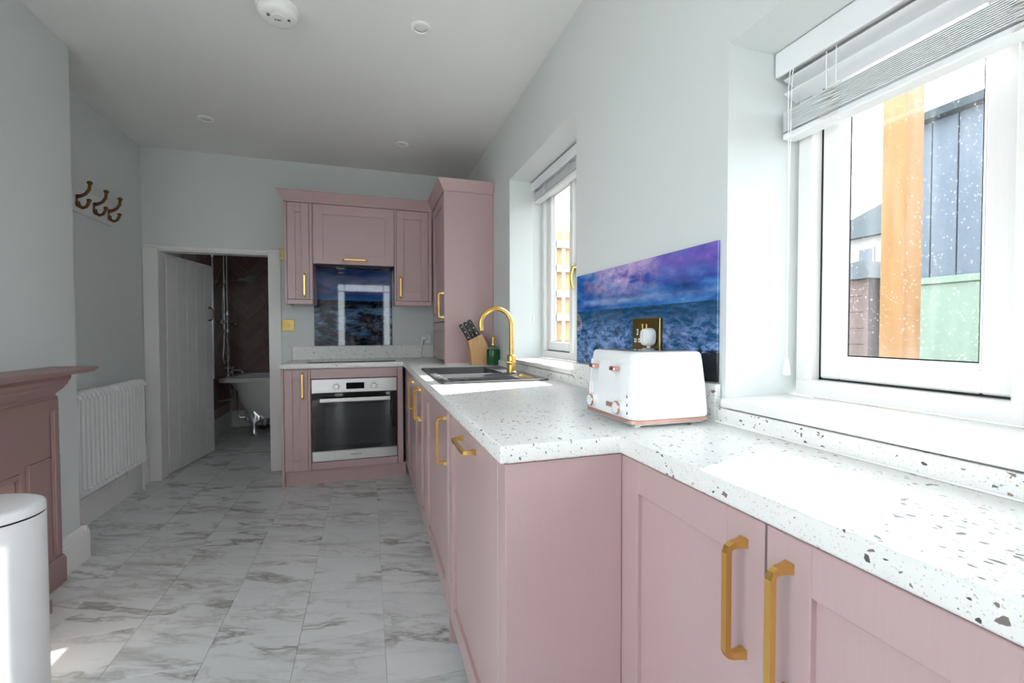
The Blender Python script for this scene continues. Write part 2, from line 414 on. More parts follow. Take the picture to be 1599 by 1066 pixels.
# skirting and casings
def skirt_prof(h, t):     # (depth, height) ogee skirting
    return [(0, 0), (t, 0), (t, h*.76), (t*.86, h*.80), (t*.86, h*.84), (t*.55, h*.88), (t*.45, h*.95), (t*.25, h), (0, h)]
struct('baseboard_left', M().prism([(XL+d, z) for d, z in skirt_prof(.16, .022)], 'y', 2.82, 4.13).box(XL, XL+.024, 3.82, 4.11, 0, .205, .003), WHITE)
struct('baseboard_chimney', M().prism([(XCB+d, z) for d, z in skirt_prof(.175, .028)], 'y', 2.602, 2.8175)
       .prism([(2.8178+d, z) for d, z in skirt_prof(.175, .028)], 'x', XL+.026, XCB+.0278), WHITE)
struct('trim_1', M().box(XL+.004, DX0+.006, YB-.018, YB, 0, 1.826, .003).box(DX1-.006, DX1+.088, YB-.018, YB, 0, 1.826, .003)
       .box(DX0+.006, DX1-.006, YB-.016, YB, DZ-.004, 1.826, .003).box(DX0-.02, DX0+.004, YB, YB+.115, 0, DZ, 0).box(DX1-.004, DX1+.02, YB, YB+.115, 0, DZ)
       .box(DX0, DX1, YB, YB+.115, DZ-.014, DZ+.004).box(XL+.002, DX0+.01, YB-.024, YB-.018, 1.806, 1.83, .002).box(DX1-.01, DX1+.09, YB-.024, YB-.018, 1.806, 1.83, .002), WHITE)
struct('baseboard_bathroom', M().prism([(XL+.03+d, z) for d, z in skirt_prof(.19, .02)], 'y', YB+.12, 6.25).box(XL+.03, .4, 6.23, 6.26, 0, .19, .004), WHITE)

# ------------------------------------------------------------ windows
def window(nm, y0, y1, z0, z1, splits, handle=None, pane_mat=GLASS):
    """frame outer y0..y1; splits = list of (ya, yb) casements"""
    wn = sempty(nm, (1.14, (y0+y1)/2, z0))
    X0, X1 = 1.112, 1.178
    fr = M(); t = .045; XF = 1.138
    fr.box(X0, X1, y0, y1, z0, z0+t, .004).box(X0, X1, y0, y1, z1-t, z1, .004)
    ed = [y0]+[q for s_ in splits for q in s_]+[y1]
    cuts = [(y0, splits[0][0])]+[(splits[i][1], splits[i+1][0]) for i in range(len(splits)-1)]+[(splits[-1][1], y1)]
    for a, b in cuts: fr.box(X0, X1, a, b, z0+t-.004, z1-t+.004, .004)
    obj('frame', fr, UPVC, wn)
    for i, (a, b) in enumerate(splits):
        zb, zt = z0+t, z1-t; g = .004
        gk = M()
        gk.box(XF+.004, XF+.02, a-.002, a+.006, zb, zt).box(XF+.004, XF+.02, b-.006, b+.002, zb, zt).box(XF+.004, XF+.02, a, b, zb-.002, zb+.006).box(XF+.004, XF+.02, a, b, zt-.006, zt+.002)
        obj('gasket', gk, BLACK, wn)
        c = M(); q = .052; x0 = XF
        a2, b2, zb2, zt2 = a+g, b-g, zb+g, zt-g
        c.box(x0, X1-.006, a2, a2+q, zb2, zt2, .005).box(x0, X1-.006, b2-q, b2, zb2, zt2, .005)
        c.box(x0, X1-.006, a2+q-.003, b2-q+.003, zb2, zb2+q, .005).box(x0, X1-.006, a2+q-.003, b2-q+.003, zt2-q, zt2, .005)
        # sloping glazing bead
        A, B_, C_, D_ = a2+q, b2-q, zb2+q, zt2-q
        def ring(x, d): return [(x, A+d, C_+d), (x, B_-d, C_+d), (x, B_-d, D_-d), (x, A+d, D_-d)]
        c.loft([ring(XF+.002, -.002), ring(XF+.016, .008), ring(XF+.020, .008)], caps=False)
        cs = obj('casement', c, UPVC, wn)
        obj('pane', M().box(XF+.020, XF+.026, A+.002, B_-.002, C_+.002, D_-.002), pane_mat, cs)
        sb = M(); d = .008
        sb.loft([ring(XF+.0190, .0078), ring(XF+.0190, .0112)], caps=False)
        obj('seal', sb, BLACK, cs)
    if handle:
        hy, hz = handle
        h = M().box(X0+.014, X0+.026, hy-.014, hy+.014, hz-.01, hz+.05, .003)
        P = [(X0+.018, hy, hz+.03), (X0-.012, hy, hz+.028), (X0-.022, hy, hz-.02), (X0-.018, hy+.002, hz-.06), (X0-.006, hy+.004, hz-.095)]
        h.tube(P, [.010, .010, .009, .009, .007], 10)
        obj('handle', h, GOLD, wn, smooth=True)
    obj('sill', M().box(.8665, X0, W_[0]+.001, W_[1]-.001, .962, .985, .004, 2), WHITE, wn)
    return wn
def added_window(nm, xa, xb, y0, y1, z0, z1):
    wn = sempty(nm, ((xa+xb)/2, (y0+y1)/2, z0)); t = .06; ym_ = (y0+y1)/2
    m = M().box(xa, xb, y0, y1, z0, z0+t, .004).box(xa, xb, y0, y1, z1-t, z1, .004).box(xa, xb, y0, y0+t, z0+t, z1-t, .004).box(xa, xb, y1-t, y1, z0+t, z1-t, .004).box(xa, xb, ym_-.04, ym_+.04, z0+t, z1-t, .004)
    obj('frame', m, UPVC, wn); xm = (xa+xb)/2
    for a, b in ((y0+t, ym_-.04), (ym_+.04, y1-t)): obj('pane', M().box(xm-.003, xm+.003, a, b, z0+t, z1-t), GLASS, wn)
added_window('window_added_3', XL-.16, XL-.09, W3[0]+.002, W3[1]-.002, W3[2]+.002, W3[3]-.002)  # unseen left-wall window, added to let more daylight into the room
# unseen door added for a bright-framed hob reflection: dark leaf, glazed side lights and fanlight
fd = sempty('door_added_2', ((RX0+RX1)/2, YF-.07, 0)); LX0, LX1, LZ = RX0+.14, RX1-.14, 1.93
m = M()
for a, b in ((RX0+.002, RX0+.014), (LX0-.012, LX0), (LX1, LX1+.012), (RX1-.014, RX1-.002)): m.box(a, b, YF-.10, YF-.05, 0, RZ-.002, .001)
m.box(RX0+.014, RX1-.014, YF-.10, YF-.05, RZ-.014, RZ-.002, .001).box(RX0+.014, RX1-.014, YF-.099, YF-.051, LZ, LZ+.012, .001)
obj('frame', m, WHITE, fd)
for a, b, c0_, c1_ in ((RX0+.014, LX0-.012, .02, LZ), (LX1+.012, RX1-.014, .02, LZ), (RX0+.014, RX1-.014, LZ+.012, RZ-.014)): obj('pane', M().box(a, b, YF-.078, YF-.072, c0_, c1_), GLASS, fd)
FDM = plain('dark paint of added front door', (.03, .035, .05), .4)
lf = obj('leaf', M().box(LX0+.002, LX1-.002, YF-.09, YF-.06, .005, LZ-.002, .002), FDM, fd)
for z0_, z1_ in ((.2, .85), (1.0, 1.75)):
    for a, b in ((LX0+.09, (LX0+LX1)/2-.04), ((LX0+LX1)/2+.04, LX1-.09)): obj('panel', M().box(a, b, YF-.06, YF-.052, z0_, z1_, .004), FDM, lf)
wn = sempty('window_added_5', (.425, 6.55, 1.2))  # unseen window added to light the bathroom and its chrome
obj('frame', M().box(.152, .20, 6.52, 6.58, 1.202, 2.048, .003).box(.65, .698, 6.52, 6.58, 1.202, 2.048, .003).box(.20, .65, 6.52, 6.58, 1.202, 1.25, .003).box(.20, .65, 6.52, 6.58, 2.0, 2.048, .003), UPVC, wn)
obj('pane', M().box(.20, .65, 6.547, 6.553, 1.25, 2.0), GLASS, wn)
wn = sempty('window_added_4', ((W4[0]+W4[1])/2, YF-.08, W4[2])); t = .055; xm = (W4[0]+W4[1])/2; m = M()  # unseen rear window added to light the faces turned to the camera
for a, b, c0_, c1_ in ((W4[0]+.002, W4[0]+t, W4[2]+.002, W4[3]-.002), (W4[1]-t, W4[1]-.002, W4[2]+.002, W4[3]-.002), (W4[0]+t, W4[1]-t, W4[2]+.002, W4[2]+t), (W4[0]+t, W4[1]-t, W4[3]-t, W4[3]-.002), (xm-.03, xm+.03, W4[2]+t, W4[3]-t)):
    m.box(a, b, YF-.11, YF-.05, c0_, c1_, .003)
obj('frame', m, UPVC, wn)
for a, b in ((W4[0]+t, xm-.03), (xm+.03, W4[1]-t)): obj('pane', M().box(a, b, YF-.083, YF-.077, W4[2]+t, W4[3]-t), GLASS, wn)
W_ = W1; window('window_1', 1.84, 2.81, .985, 2.14, [(1.89, 2.340), (2.386, 2.775)], handle=(2.316, 1.49))
W_ = W2; window('window_2', -.34, .933, .985, 1.888, [(-.29, .02), (.07, .43), (.501, .888)], pane_mat=GLASSW)
# ------------------------------------------------------------ venetian blinds
def blind(label, y0, y1, zt, val_h, stack_z, n_stack, loose, cords, cord_y, cord_z):
    b = thing('venetian_blind', label, 'blind', (1.06, (y0+y1)/2, zt))
    obj('headrail', M().box(1.045, 1.092, y0+.004, y1-.004, zt-val_h*.62, zt-.002, .002), BLIND, b)
    obj('valance', M().box(1.034, 1.044, y0, y1, zt-val_h, zt, .003, 2), BLIND, b)
    zs = stack_z
    bot = M().box(1.056, 1.100, y0+.006, y1-.006, zs-.022, zs-.006, .004, 2); obj('bottom_rail', bot, BLIND, b)
    def sl(zc, rot=0):
        m = M(); n = 6; lo = []
        for yy in (y0+.008, y1-.008):
            top = []; btm = []
            for i in range(n+1):
                q = -.022+.044*i/n; zz = .0012*(1-(q/.022)**2)+q*rot
                top.append((1.078+q, yy, zc+zz+.0011)); btm.append((1.078+q, yy, zc+zz-.0011))
            lo.append(top+btm[::-1])
        m.loft(lo); return m
    base = obj('slat', sl(0), BLIND, b, smooth=True, origin=(1.06, (y0+y1)/2, 0))
    base.location.z = zs-zt
    for k in range(1, n_stack):
        o = base.copy(); COL.objects.link(o); o.location.z = zs+.0041*k-zt
    for zc in loose:
        obj('slat', sl(zc, -.35), BLIND, b, smooth=True)
    zst = zs+.0041*n_stack
    for cy in cords:
        m = M()
        for dy in (-.012, .012):
            m.tube([(1.054, cy+dy, zt-val_h*.6), (1.054, cy+dy, zst)], .0012, 5)
        # slack ladder string bunched over the front of the stack
        P = []; nz = 26
        for k in range(nz):
            P.append((1.047+.004*random.random(), cy+(.022 if k % 2 else -.022)+random.uniform(-.007, .007), zst-.002-(zst-zs+.02)*k/nz+random.uniform(-.004, .004)))
        P.append((1.049, cy-.028, zs-.034))
        m.tube(P, .0017, 5)
        obj('ladder_cord', m, CORD, b, smooth=True)
    m = M()
    for dy in (-.004, .004): m.tube([(1.040, cord_y+dy, zt-val_h+.01), (1.034, cord_y+dy*1.2, zt-val_h-.05), (1.034, cord_y+dy*.2, (zt+cord_z)/2), (1.034, cord_y, cord_z)], .0012, 5)
    pc = obj('pull_cord', m, CORD, b)
    obj('tassel', M().lathe([(.003, .045), (.006, .03), (.009, .004), (.007, 0)], (1.034, cord_y, cord_z-.045), seg=10), PLUG, pc, smooth=True)
    return b
blind('white venetian blind half raised over the near window, slats stacked', -.345, .938, 1.892, .064, 1.688, 13, (1.815, 1.778), (.80, .46, .05), .892, 1.09)
blind('white venetian blind fully raised over the far window behind the tap', 1.835, 2.815, 2.134, .055, 2.025, 11, (), (2.62, 2.28), 2.77, 1.27)

# ------------------------------------------------------------ ceiling fittings
for i, (x, y, lb) in enumerate(((.245, 2.151, 'white recessed ceiling downlight nearest the camera'), (-1.016, 3.488, 'white recessed ceiling downlight toward the bathroom door side'), (.256, 3.516, 'white recessed ceiling downlight above the oven, beyond the nearest one'))):
    t = thing('downlight', lb, 'light fitting', (x, y, ZC), 'ceiling downlights')
    obj('bezel', M().lathe([(.030, -.003), (.033, -.008), (.044, -.007), (.047, -.002), (.047, 0), (.030, 0)], (x, y, ZC), seg=32, caps=False), PLUG, t, smooth=True)
    obj('lamp', M().lathe([(.0295, -.0005), (.024, -.004), (.0, -.006)], (x, y, ZC), seg=24), RAD, t, smooth=True)
t = thing('heat_alarm', 'round white heat alarm on the ceiling with a test button', 'alarm', (-.365, 2.215, ZC))
c = (-.365, 2.215, ZC)
obj('base', M().lathe([(.086, 0), (.086, -.010), (.082, -.014), (.02, -.014)], c, seg=40), PLUG, t, smooth=True)
obj('cover', M().lathe([(.079, -.014), (.080, -.030), (.074, -.040), (.060, -.046), (.0, -.048)], c, seg=40), PLUG, t, smooth=True)
obj('test_button', M().lathe([(.024, -.046), (.023, -.052), (.0, -.053)], (c[0]+.005, c[1]-.02, ZC), seg=28), RAD, t, smooth=True)
obj('vent_slot', M().box(c[0]+.04, c[0]+.05, c[1]-.012, c[1]-.002, ZC-.050, ZC-.046), HOODM, t)
obj('printed_mark', M().box(c[0]-.04, c[0]-.028, c[1]-.03, c[1]-.027, ZC-.0495, ZC-.045).box(c[0]-.04, c[0]-.028, c[1]-.02, c[1]-.017, ZC-.0495, ZC-.046)
    .box(c[0]-.012, c[0]-.006, c[1]-.008, c[1]-.004, ZC-.0545, ZC-.052).box(c[0]-.002, c[0]+.012, c[1]-.008, c[1]-.004, ZC-.0545, ZC-.052), HOODM, t, kind='stuff')

# ------------------------------------------------------------ cabinets
TB = Matrix(((1, 0, 0, 0), (0, 0, -1, 0), (0, 1, 0, 0), (0, 0, 0, 1)))           # faces -y: u=x v=z w=-y
TX = Matrix(((0, 0, -1, 0), (-1, 0, 0, 0), (0, 1, 0, 0), (0, 0, 0, 1)))          # faces -x: u=-y v=z w=-x
def dm(T, plane):
    return T.copy() if not plane else Matrix.Translation(plane) @ T
def door(par, T, u0, u1, v0, v1, st=.07, rt=.07, name='door', mat=None, rec=.011):
    m = M(T); b = .0014
    m.box(u0, u0+st, v0, v1, 0, .020, b).box(u1-st, u1, v0, v1, 0, .020, b)
    m.box(u0+st, u1-st, v0, v0+rt, 0, .0198, b).box(u0+st, u1-st, v1-rt, v1, 0, .0198, b)
    d = obj(name, m, mat or PINK, par)
    obj('panel', M(T).box(u0+st-.002, u1-st+.002, v0+rt-.002, v1-rt+.002, .002, .020-rec), mat or PINK, d)
    return d
def handle(par, T, u, v0, v1, horiz=False, r=.0052, out=.034, base=.020):
    L = [(0, 0, 1.5), (0, .010, 1.15), (.001, .024, 1), (.004, .031, 1), (.011, out, 1)]
    pts = [(v0+a, b_, k) for a, b_, k in L]+[(v1-a, b_, k) for a, b_, k in L[::-1]]
    P = [((p, u, base+q) if horiz else (u, p, base+q)) for p, q, k in pts]
    m = M(T).tube(P, [r*1.38*k for _, _, k in pts], 4, rot=pi/4)
    bmesh.ops.bevel(m.b, geom=[e for e in m.b.edges if len(e.link_faces) == 2 and e.calc_face_angle(0) > .9], offset=.0012, segments=1, affect='EDGES')
    return obj('handle', m, GOLD, par, smooth=False)
yD = 3.66      # back run door carcass front; door faces project toward the camera
TBk = Matrix.Translation((0, yD+.02, 0)) @ TB
# narrow pull-out base cabinet
c = thing('base_cabinet', 'narrow pink base cabinet left of the oven', 'cabinet', (-.51, 3.9, 0))
obj('side_panel', M().box(-.618, -.600, yD, YB-.005, 0.0, .878, .001), PINK, c)
obj('carcass', M().box(-.599, -.418, yD+.022, YB-.005, .11, .876), PINK, c)
d = door(c, TBk, -.597, -.437, .113, .875, .055, .07); handle(d, TBk, -.470, .66, .85)
obj('post', M().box(-.435, -.4185, yD, yD+.02, .113, .876, .001), PINK, c)
# oven housing
c = thing('oven_housing', 'pink cabinet housing around the built-in oven', 'cabinet', (-.1, 3.9, 0))
obj('rail', M().box(-.416, .214, yD, yD+.02, .803, .876, .0015), PINK, c)
obj('rail', M().box(-.416, .214, yD, yD+.02, .113, .168, .0015), PINK, c)
obj('carcass', M().box(-.417, -.407, yD+.022, YB-.005, .113, .876).box(.211, .2155, yD+.022, YB-.005, .113, .876).box(-.407, .211, yD+.05, YB-.005, .112, .150), PINK, c)
obj('filler', M().box(.2165, .258, yD, yD+.02, .113, .878, .0015), PINK, c)
# oven
o_ = thing('oven', 'built-in stainless steel electric oven with black glass door', 'oven', (-.1, 3.7, .17))
x0, x1 = -.411, .2105; yo = yD-.004
obj('body', M().box(x0+.008, x1-.004, yo+.03, YB-.06, .175, .795), HOODM, o_)
cp = obj('control_panel', M().box(x0, x1, yo, yo+.028, .692, .798, .003), STEEL, o_)
obj('display', M().box(-.166, -.034, yo-.003, yo-.0001, .718, .766, .001), HOBG, cp)
for kx in (-.237, .036):
    obj('knob', M().lathe([(.023, -.0005), (.022, -.004), (.0205, -.018), (.018, -.021), (0, -.021)], (kx, yo, .738), 'y', 28), STEEL, cp, smooth=True)
mk = M()
for kx in (-.237, .036):
    for k in range(9):
        a = pi*(.5+2*k/9); mk.box(kx+.035*cos(a)-.0014, kx+.035*cos(a)+.0014, yo-.0008, yo-.0001, .738+.035*sin(a)-.0014, .738+.035*sin(a)+.0014)
obj('dial_mark', mk, HOBG, cp, kind='stuff')
dr = obj('door', M().box(x0, x1, yo+.002, yo+.028, .252, .688, .003), HOBG, o_)
obj('window', M().box(-.318, .121, yo-.0006, yo+.001, .286, .600, .0004), OVENG, dr)
obj('handle', M().box(-.352, .158, yo-.050, yo-.036, .627, .657, .004, 2).box(-.33, -.315, yo-.037, yo+.001, .634, .650).box(.121, .136, yo-.037, yo+.001, .634, .650), STEEL, dr)
bp = obj('trim_strip', M().box(x0, x1, yo+.002, yo+.028, .172, .250, .003), STEEL, o_)
text_mesh('Hotpoint', .021, Matrix.Translation((-.1, yo+.0012, .212)) @ TB.to_3x3().to_4x4(), HOODM, 'lettering', bp)
# right-hand run, doors face -x
xD = .279
TXk = Matrix.Translation((xD+.02, 0, 0)) @ TX
def rdoor(par, y0, y1, h=None, z0=.108, z1=.874, st=.07):
    d = door(par, TXk, -y1, -y0, z0, z1, st)
    if h: handle(d, TXk, -h, .655, .828)
    return d
c = thing('corner_cabinet', 'pink corner base cabinet, farthest door of the sink run', 'cabinet', (.55, 3.3, 0))
obj('carcass', M().box(xD+.022, .86, 2.944, 3.655, .11, .876), PINK, c)
rdoor(c, 2.945, 3.50, 2.985); obj('filler', M().box(xD, xD+.02, 3.503, yD+.019, .108, .876, .001), PINK, c)
c = thing('sink_cabinet', 'pink two-door base cabinet under the grey sink', 'cabinet', (.55, 2.6, 0))
obj('carcass', M().box(xD+.022, xD+.04, 2.354, 2.942, .11, .876).box(.84, .86, 2.354, 2.942, .11, .876).box(xD+.04, .84, 2.354, 2.372, .11, .72).box(xD+.04, .84, 2.924, 2.942, .11, .72).box(xD+.04, .84, 2.372, 2.924, .11, .128), PINK, c)
rdoor(c, 2.62, 2.942, 2.656); rdoor(c, 2.354, 2.617, 2.582)
c = thing('base_cabinet', 'pink single-door base cabinet between the sink cabinet and dishwasher panel', 'cabinet', (.55, 2, 0))
obj('carcass', M().box(xD+.022, .86, 1.655, 1.98, .11, .876).box(xD+.022, .86, 1.98, 2.351, .11, .72), PINK, c)
rdoor(c, 1.668, 2.351, 1.708)
obj('end_panel', M().box(xD-.001, .86, 1.636, 1.652, 0, .876, .001), PINK, c)
c = thing('dishwasher', 'integrated dishwasher behind a pink panel with a gold bar across its top', 'dishwasher', (.55, 1.3, 0))
obj('tub', M().box(xD+.03, .84, 1.0, 1.625, .02, .86), HOODM, c)
d = door(c, TXk, -1.63, -.985, .10, .872, .07, .075)
handle(d, TXk, .826, -1.375, -1.205, True)
obj('end_panel', M().box(xD-.005, .5555, .905, .924, 0, .877, .001), PINK, c)
obj('filler', M().box(xD, xD+.02, .926, .982, 0, .877, .001), PINK, c)
# near run, doors face -x
xN = .557
TXn = Matrix.Translation((xN+.02, 0, 0)) @ TX
c = thing('base_cabinet', 'pink two-door base cabinet in the foreground, nearest the camera', 'cabinet', (.72, .5, 0))
obj('carcass', M().box(xN+.022, .865, .106, .900, .11, .876), PINK, c)
obj('filler', M().box(xN, xN+.02, .919, .9235, .0, .877).box(xN+.001, xN+.02, .902, .918, 0, .877, .001), PINK, c)
d = door(c, TXn, -.916, -.514, .11, .874, .073, .07); handle(d, TXn, .551*-1, .655, .830)
d = door(c, TXn, -.510, -.108, .11, .874, .07, .07); handle(d, TXn, -.472, .655, .830)
c = thing('base_cabinet', 'pink base cabinet behind the camera at the end of the near worktop', 'cabinet', (.72, -.4, 0))
obj('carcass', M().box(xN+.022, .865, -.99, .100, .11, .876), PINK, c)
door(c, TXn, -.102, .44, .11, .874); door(c, TXn, .443, .985, .11, .874)
# plinths
def one(name, m, mat, label, cat, group=None, smooth=False):
    o = obj(name, m, mat, smooth=smooth); o['label'] = label; o['category'] = cat
    if group: o['group'] = group
    return o
one('plinth', M().box(-.599, .278, 3.69, 3.708, 0, .109), PINK, 'pink plinth board under the oven', 'plinth')
one('plinth', M().box(xD+.045, xD+.06, 1.654, 3.688, 0, .107), PINK, 'pink plinth board under the sink run of cabinets', 'plinth')
one('plinth', M().box(xN+.05, xN+.066, -.99, .90, 0, .108), PINK, 'pink plinth board under the foreground cabinet', 'plinth')

# ------------------------------------------------------------ worktop, upstands, sink, tap, hob
XC, XC2, YFr, YP, XO = .2592, .5448, 3.641, .8947, -.621
SX0, SX1, SY0, SY1 = .315, .835, 2.01, 2.87
out = [(XO, YFr), (XC, YFr), (XC, YP), (XC2, YP), (XC2, -.99), (XR-.002, -.99), (XR-.002, YB-.002), (XO, YB-.002)]
wt = plate(out, [rrect(SX0+.012, SX1-.012, SY0+.012, SY1-.012, .02)[::-1]], CB, CT, .006, TERR, 'worktop')
wt['label'] = 'white terrazzo worktop wrapping round the pink base cabinets'; wt['category'] = 'worktop'
one('upstand', M().box(XR-.020, XR-.002, -.99, .955, CT+.0006, .959, .002), TERR, 'low terrazzo upstand below the near window', 'upstand')
one('upstand', M().box(XR-.020, XR-.002, .957, 1.82, CT+.0006, 1.019, .002), TERR, 'terrazzo upstand behind the white toaster, under the sea picture', 'upstand')
one('upstand', M().box(XR-.020, XR-.002, 1.822, 3.20, CT+.0006, .959, .002), TERR, 'low terrazzo upstand below the far window, behind the tap', 'upstand')
one('upstand', M().box(-.606, .70, YB-.02, YB-.002, CT+.0006, 1.032, .002), TERR, 'terrazzo upstand along the back wall behind the hob', 'upstand')
for ob, ya_, yb_ in [(o, *q) for o, q in zip([o for o in COL.objects if o.name.startswith('upstand')], ((-.99, .955), (.957, 1.82), (1.822, 3.20)))]:
    obj('sealant', M().box(XR-.0245, XR-.0203, ya_, yb_, CT+.0004, CT+.0050, .001), PLUG, ob)
s_ = thing('sink', 'grey composite inset sink with bowl and drainer', 'sink', (.57, 2.44, CT))
BX0, BX1, BY0, BY1 = .355, .715, 2.40, 2.825
DXa, DXb, DYa, DYb = .345, .800, 2.040, 2.355
plate(rrect(SX0, SX1, SY0, SY1, .018), [rrect(BX0, BX1, BY0, BY1, .03)[::-1], rrect(DXa, DXb, DYa, DYb, .015)[::-1]], CT+.0008, CT+.008, .0025, SINKM, 'rim', s_)
def pan(x0, x1, y0, y1, r, z1, z0, inset, t=.004):
    m = M()
    L = lambda d, z, rr: [(x, y, z) for x, y in rrect(x0+d, x1-d, y0+d, y1-d, max(rr, .003))]
    m.loft([L(-t, z1, r+t), L(0, z1, r), L(inset*.5, (z0+z1)/2, r), L(inset, z0+.012, r), L(inset+.012, z0, r), L(min(x1-x0, y1-y0)*.3, z0-.001, r*.6)], caps=False)
    q = [m.b.verts[i] if False else v for i, v in enumerate(m.b.verts)][-len(rrect(0, 1, 0, 1, .1)):]
    m.b.faces.new(q)
    return m
obj('bowl', pan(BX0, BX1, BY0, BY1, .03, CT+.003, CT-.17, .012), SINKM, s_, smooth=True)
obj('drainer', pan(DXa, DXb, DYa, DYb, .015, CT+.003, CT-.006, .004), SINKM, s_, smooth=True)
rb = M()
for k in range(7): rb.box(DXa+.04, DXb-.06, DYa+.045+k*.036, DYa+.052+k*.036, CT-.0065, CT-.002, .0015)
obj('drainer_rib', rb, SINKM, s_)
obj('drain', M().lathe([(.0, .002), (.03, .002), (.04, .004), (.043, .0)], (.535, 2.61, CT-.171), seg=24), CHROME, s_, smooth=True)
tp = thing('tap', 'brushed gold swan-neck mixer tap behind the sink', 'tap', (.756, 2.376, CT))
tx, ty, tz = .756, 2.376, CT+.0085
obj('base', M().lathe([(.027, 0), (.027, .006), (.024, .009), (.0235, .02), (.0235, .092), (.022, .096), (.016, .100), (.0, .101)], (tx, ty, tz), seg=28), GOLD, tp, smooth=True)
R = .0875
P = [(tx, ty, tz+.098), (tx, ty, 1.17)]+[(x, ty, z) for x, z in arc(tx-R, 1.195, R, 0, pi*1.06, 20)]+[(tx-2*R+.004, ty, 1.163)]
obj('spout', M().tube(P, .0125, 16), GOLD, tp, smooth=True)
h_ = obj('lever', M().cyl((tx-.005, ty-.023, tz+.055), (tx-.012, ty-.055, tz+.055), .014, .013), GOLD, tp, smooth=True)
obj('side_knob', M().cyl((tx, ty+.02, tz+.055), (tx+.006, ty+.048, tz+.055), .016), GOLD, tp, smooth=True)
obj('lever_pin', M().tube([(tx-.011, ty-.05, tz+.055), (tx-.045, ty-.058, tz+.062)], [.005, .004], 10), GOLD, h_, smooth=True)
one('hob', M().box(-.445, .205, 3.70, 4.09, CT+.0005, CT+.006, .002), HOBG, 'black glass hob flush on the worktop above the oven', 'hob')

# ------------------------------------------------------------ wall cabinets
yU = 3.835
TU = Matrix.Translation((0, yU+.02, 0)) @ TB
ZU0, ZU1 = 1.372, 2.160
c = thing('wall_cabinet', 'narrow pink wall cabinet left of the hood', 'cabinet', (-.51, 3.99, ZU0))
obj('carcass', M().box(-.592, -.412, yU+.022, YB-.002, ZU0+.012, ZU1), PINK, c)
obj('side_panel', M().box(-.610, -.593, yU, YB-.002, ZU0, ZU1, .001), PINK, c)
d = door(c, TU, -.590, -.437, 1.411, 2.157, .055, .07); handle(d, TU, -.468, 1.435, 1.605)
obj('pelmet', M().box(-.592, -.412, yU+.002, yU+.02, ZU0, 1.408, .0015).box(-.425, -.412, yU+.02, YB-.05, ZU0, ZU0+.012), PINK, c)
obj('post', M().box(-.434, -.412, yU, yU+.02, 1.411, ZU1, .001), PINK, c)
c = thing('wall_cabinet', 'pink lift-up wall cabinet over the cooker hood', 'cabinet', (-.1, 3.99, 1.69))
obj('carcass', M().box(-.410, .208, yU+.022, YB-.002, 1.725, ZU1), PINK, c)
d = door(c, TU, -.408, .2065, 1.693, 2.157, .073, .075); handle(d, TU, 1.727, -.186, -.010, True)
c = thing('cooker_hood', 'dark integrated cooker hood under the lift-up wall cabinet', 'cooker hood', (-.1, 3.99, 1.7))
obj('body', M().box(-.405, .203, yU+.03, YB-.008, 1.690, 1.7235, .002), HOODM, c)
obj('filter', M().box(-.25, .05, yU+.05, YB-.12, 1.681, 1.6898, .002), HOBG, c)
obj('front_strip', M().box(-.36, .16, yU+.026, yU+.034, 1.672, 1.689, .001), DARK, c)
c = thing('wall_cabinet', 'pink single-door wall cabinet right of the hood', 'cabinet', (.36, 3.99, ZU0))
obj('carcass', M().box(.212, .515, yU+.022, YB-.002, ZU0+.012, ZU1), PINK, c)
d = door(c, TU, .2255, .486, 1.411, 2.157, .06, .07); handle(d, TU, .256, 1.435, 1.605)
obj('pelmet', M().box(.212, .515, yU+.002, yU+.02, ZU0, 1.408, .0015), PINK, c)
obj('post', M().box(.2095, .2225, yU, yU+.02, 1.411, ZU1, .001), PINK, c)
obj('filler', M().box(.4885, .515, yU, yU+.02, 1.411, ZU1, .001), PINK, c)
# corner cabinet standing on the worktop
xT, yT = .522, 3.222
TT = Matrix.Translation((xT+.02, 0, 0)) @ TX
c = thing('dresser_cabinet', 'tall pink corner wall cabinet standing on the worktop', 'cabinet', (.7, 3.5, CT))
obj('side_panel', M().box(xT, XR-.002, yT, yT+.018, CT+.002, ZU1, .001), PINK, c)
obj('carcass', M().box(xT+.024, XR-.002, yT+.0185, yU-.003, CT+.014, ZU1), PINK, c)
d = door(c, TT, -3.80, -(yT+.021), 1.232, 2.157, .065, .075); handle(d, TT, -(yT+.055), 1.262, 1.436)
d = door(c, TT, -3.80, -(yT+.021), .952, 1.224, .065, .06)
obj('filler', M().box(xT+.001, xT+.02, 3.803, yU-.001, CT+.016, ZU1, .001), PINK, c)
obj('silicone_bead', M().box(xT+.002, XR-.022, yT-.004, yT-.0002, CT+.0003, CT+.006, .001), PLUG, c)
# cornice swept with mitres along the tops
def sweep(path, prof, z0):
    n = len(path); nor = []
    for i in range(n-1):
        d = (Vector(path[i+1])-Vector(path[i])).normalized(); nor.append(Vector((d.y, -d.x)))
    loops = []
    for i, p in enumerate(path):
        if i == 0: k = nor[0]
        elif i == n-1: k = nor[-1]
        else:
            a, b = nor[i-1], nor[i]; k = (a+b)/(1+a.dot(b))
        loops.append([(p[0]+k.x*o, p[1]+k.y*o, z0+h) for o, h in prof])
    return M().loft(loops)
one('cornice', sweep([(-.611, YB-.003), (-.611, yU-.001), (xT-.001, yU-.001), (xT-.001, yT-.001), (XR-.003, yT-.001)],
    [(-.016, .001), (.004, .001), (.004, .010), (.046, .074), (.046, .080), (-.016, .080)], ZU1), PINK, 'angled pink cornice running along the tops of the wall cabinets', 'cornice')

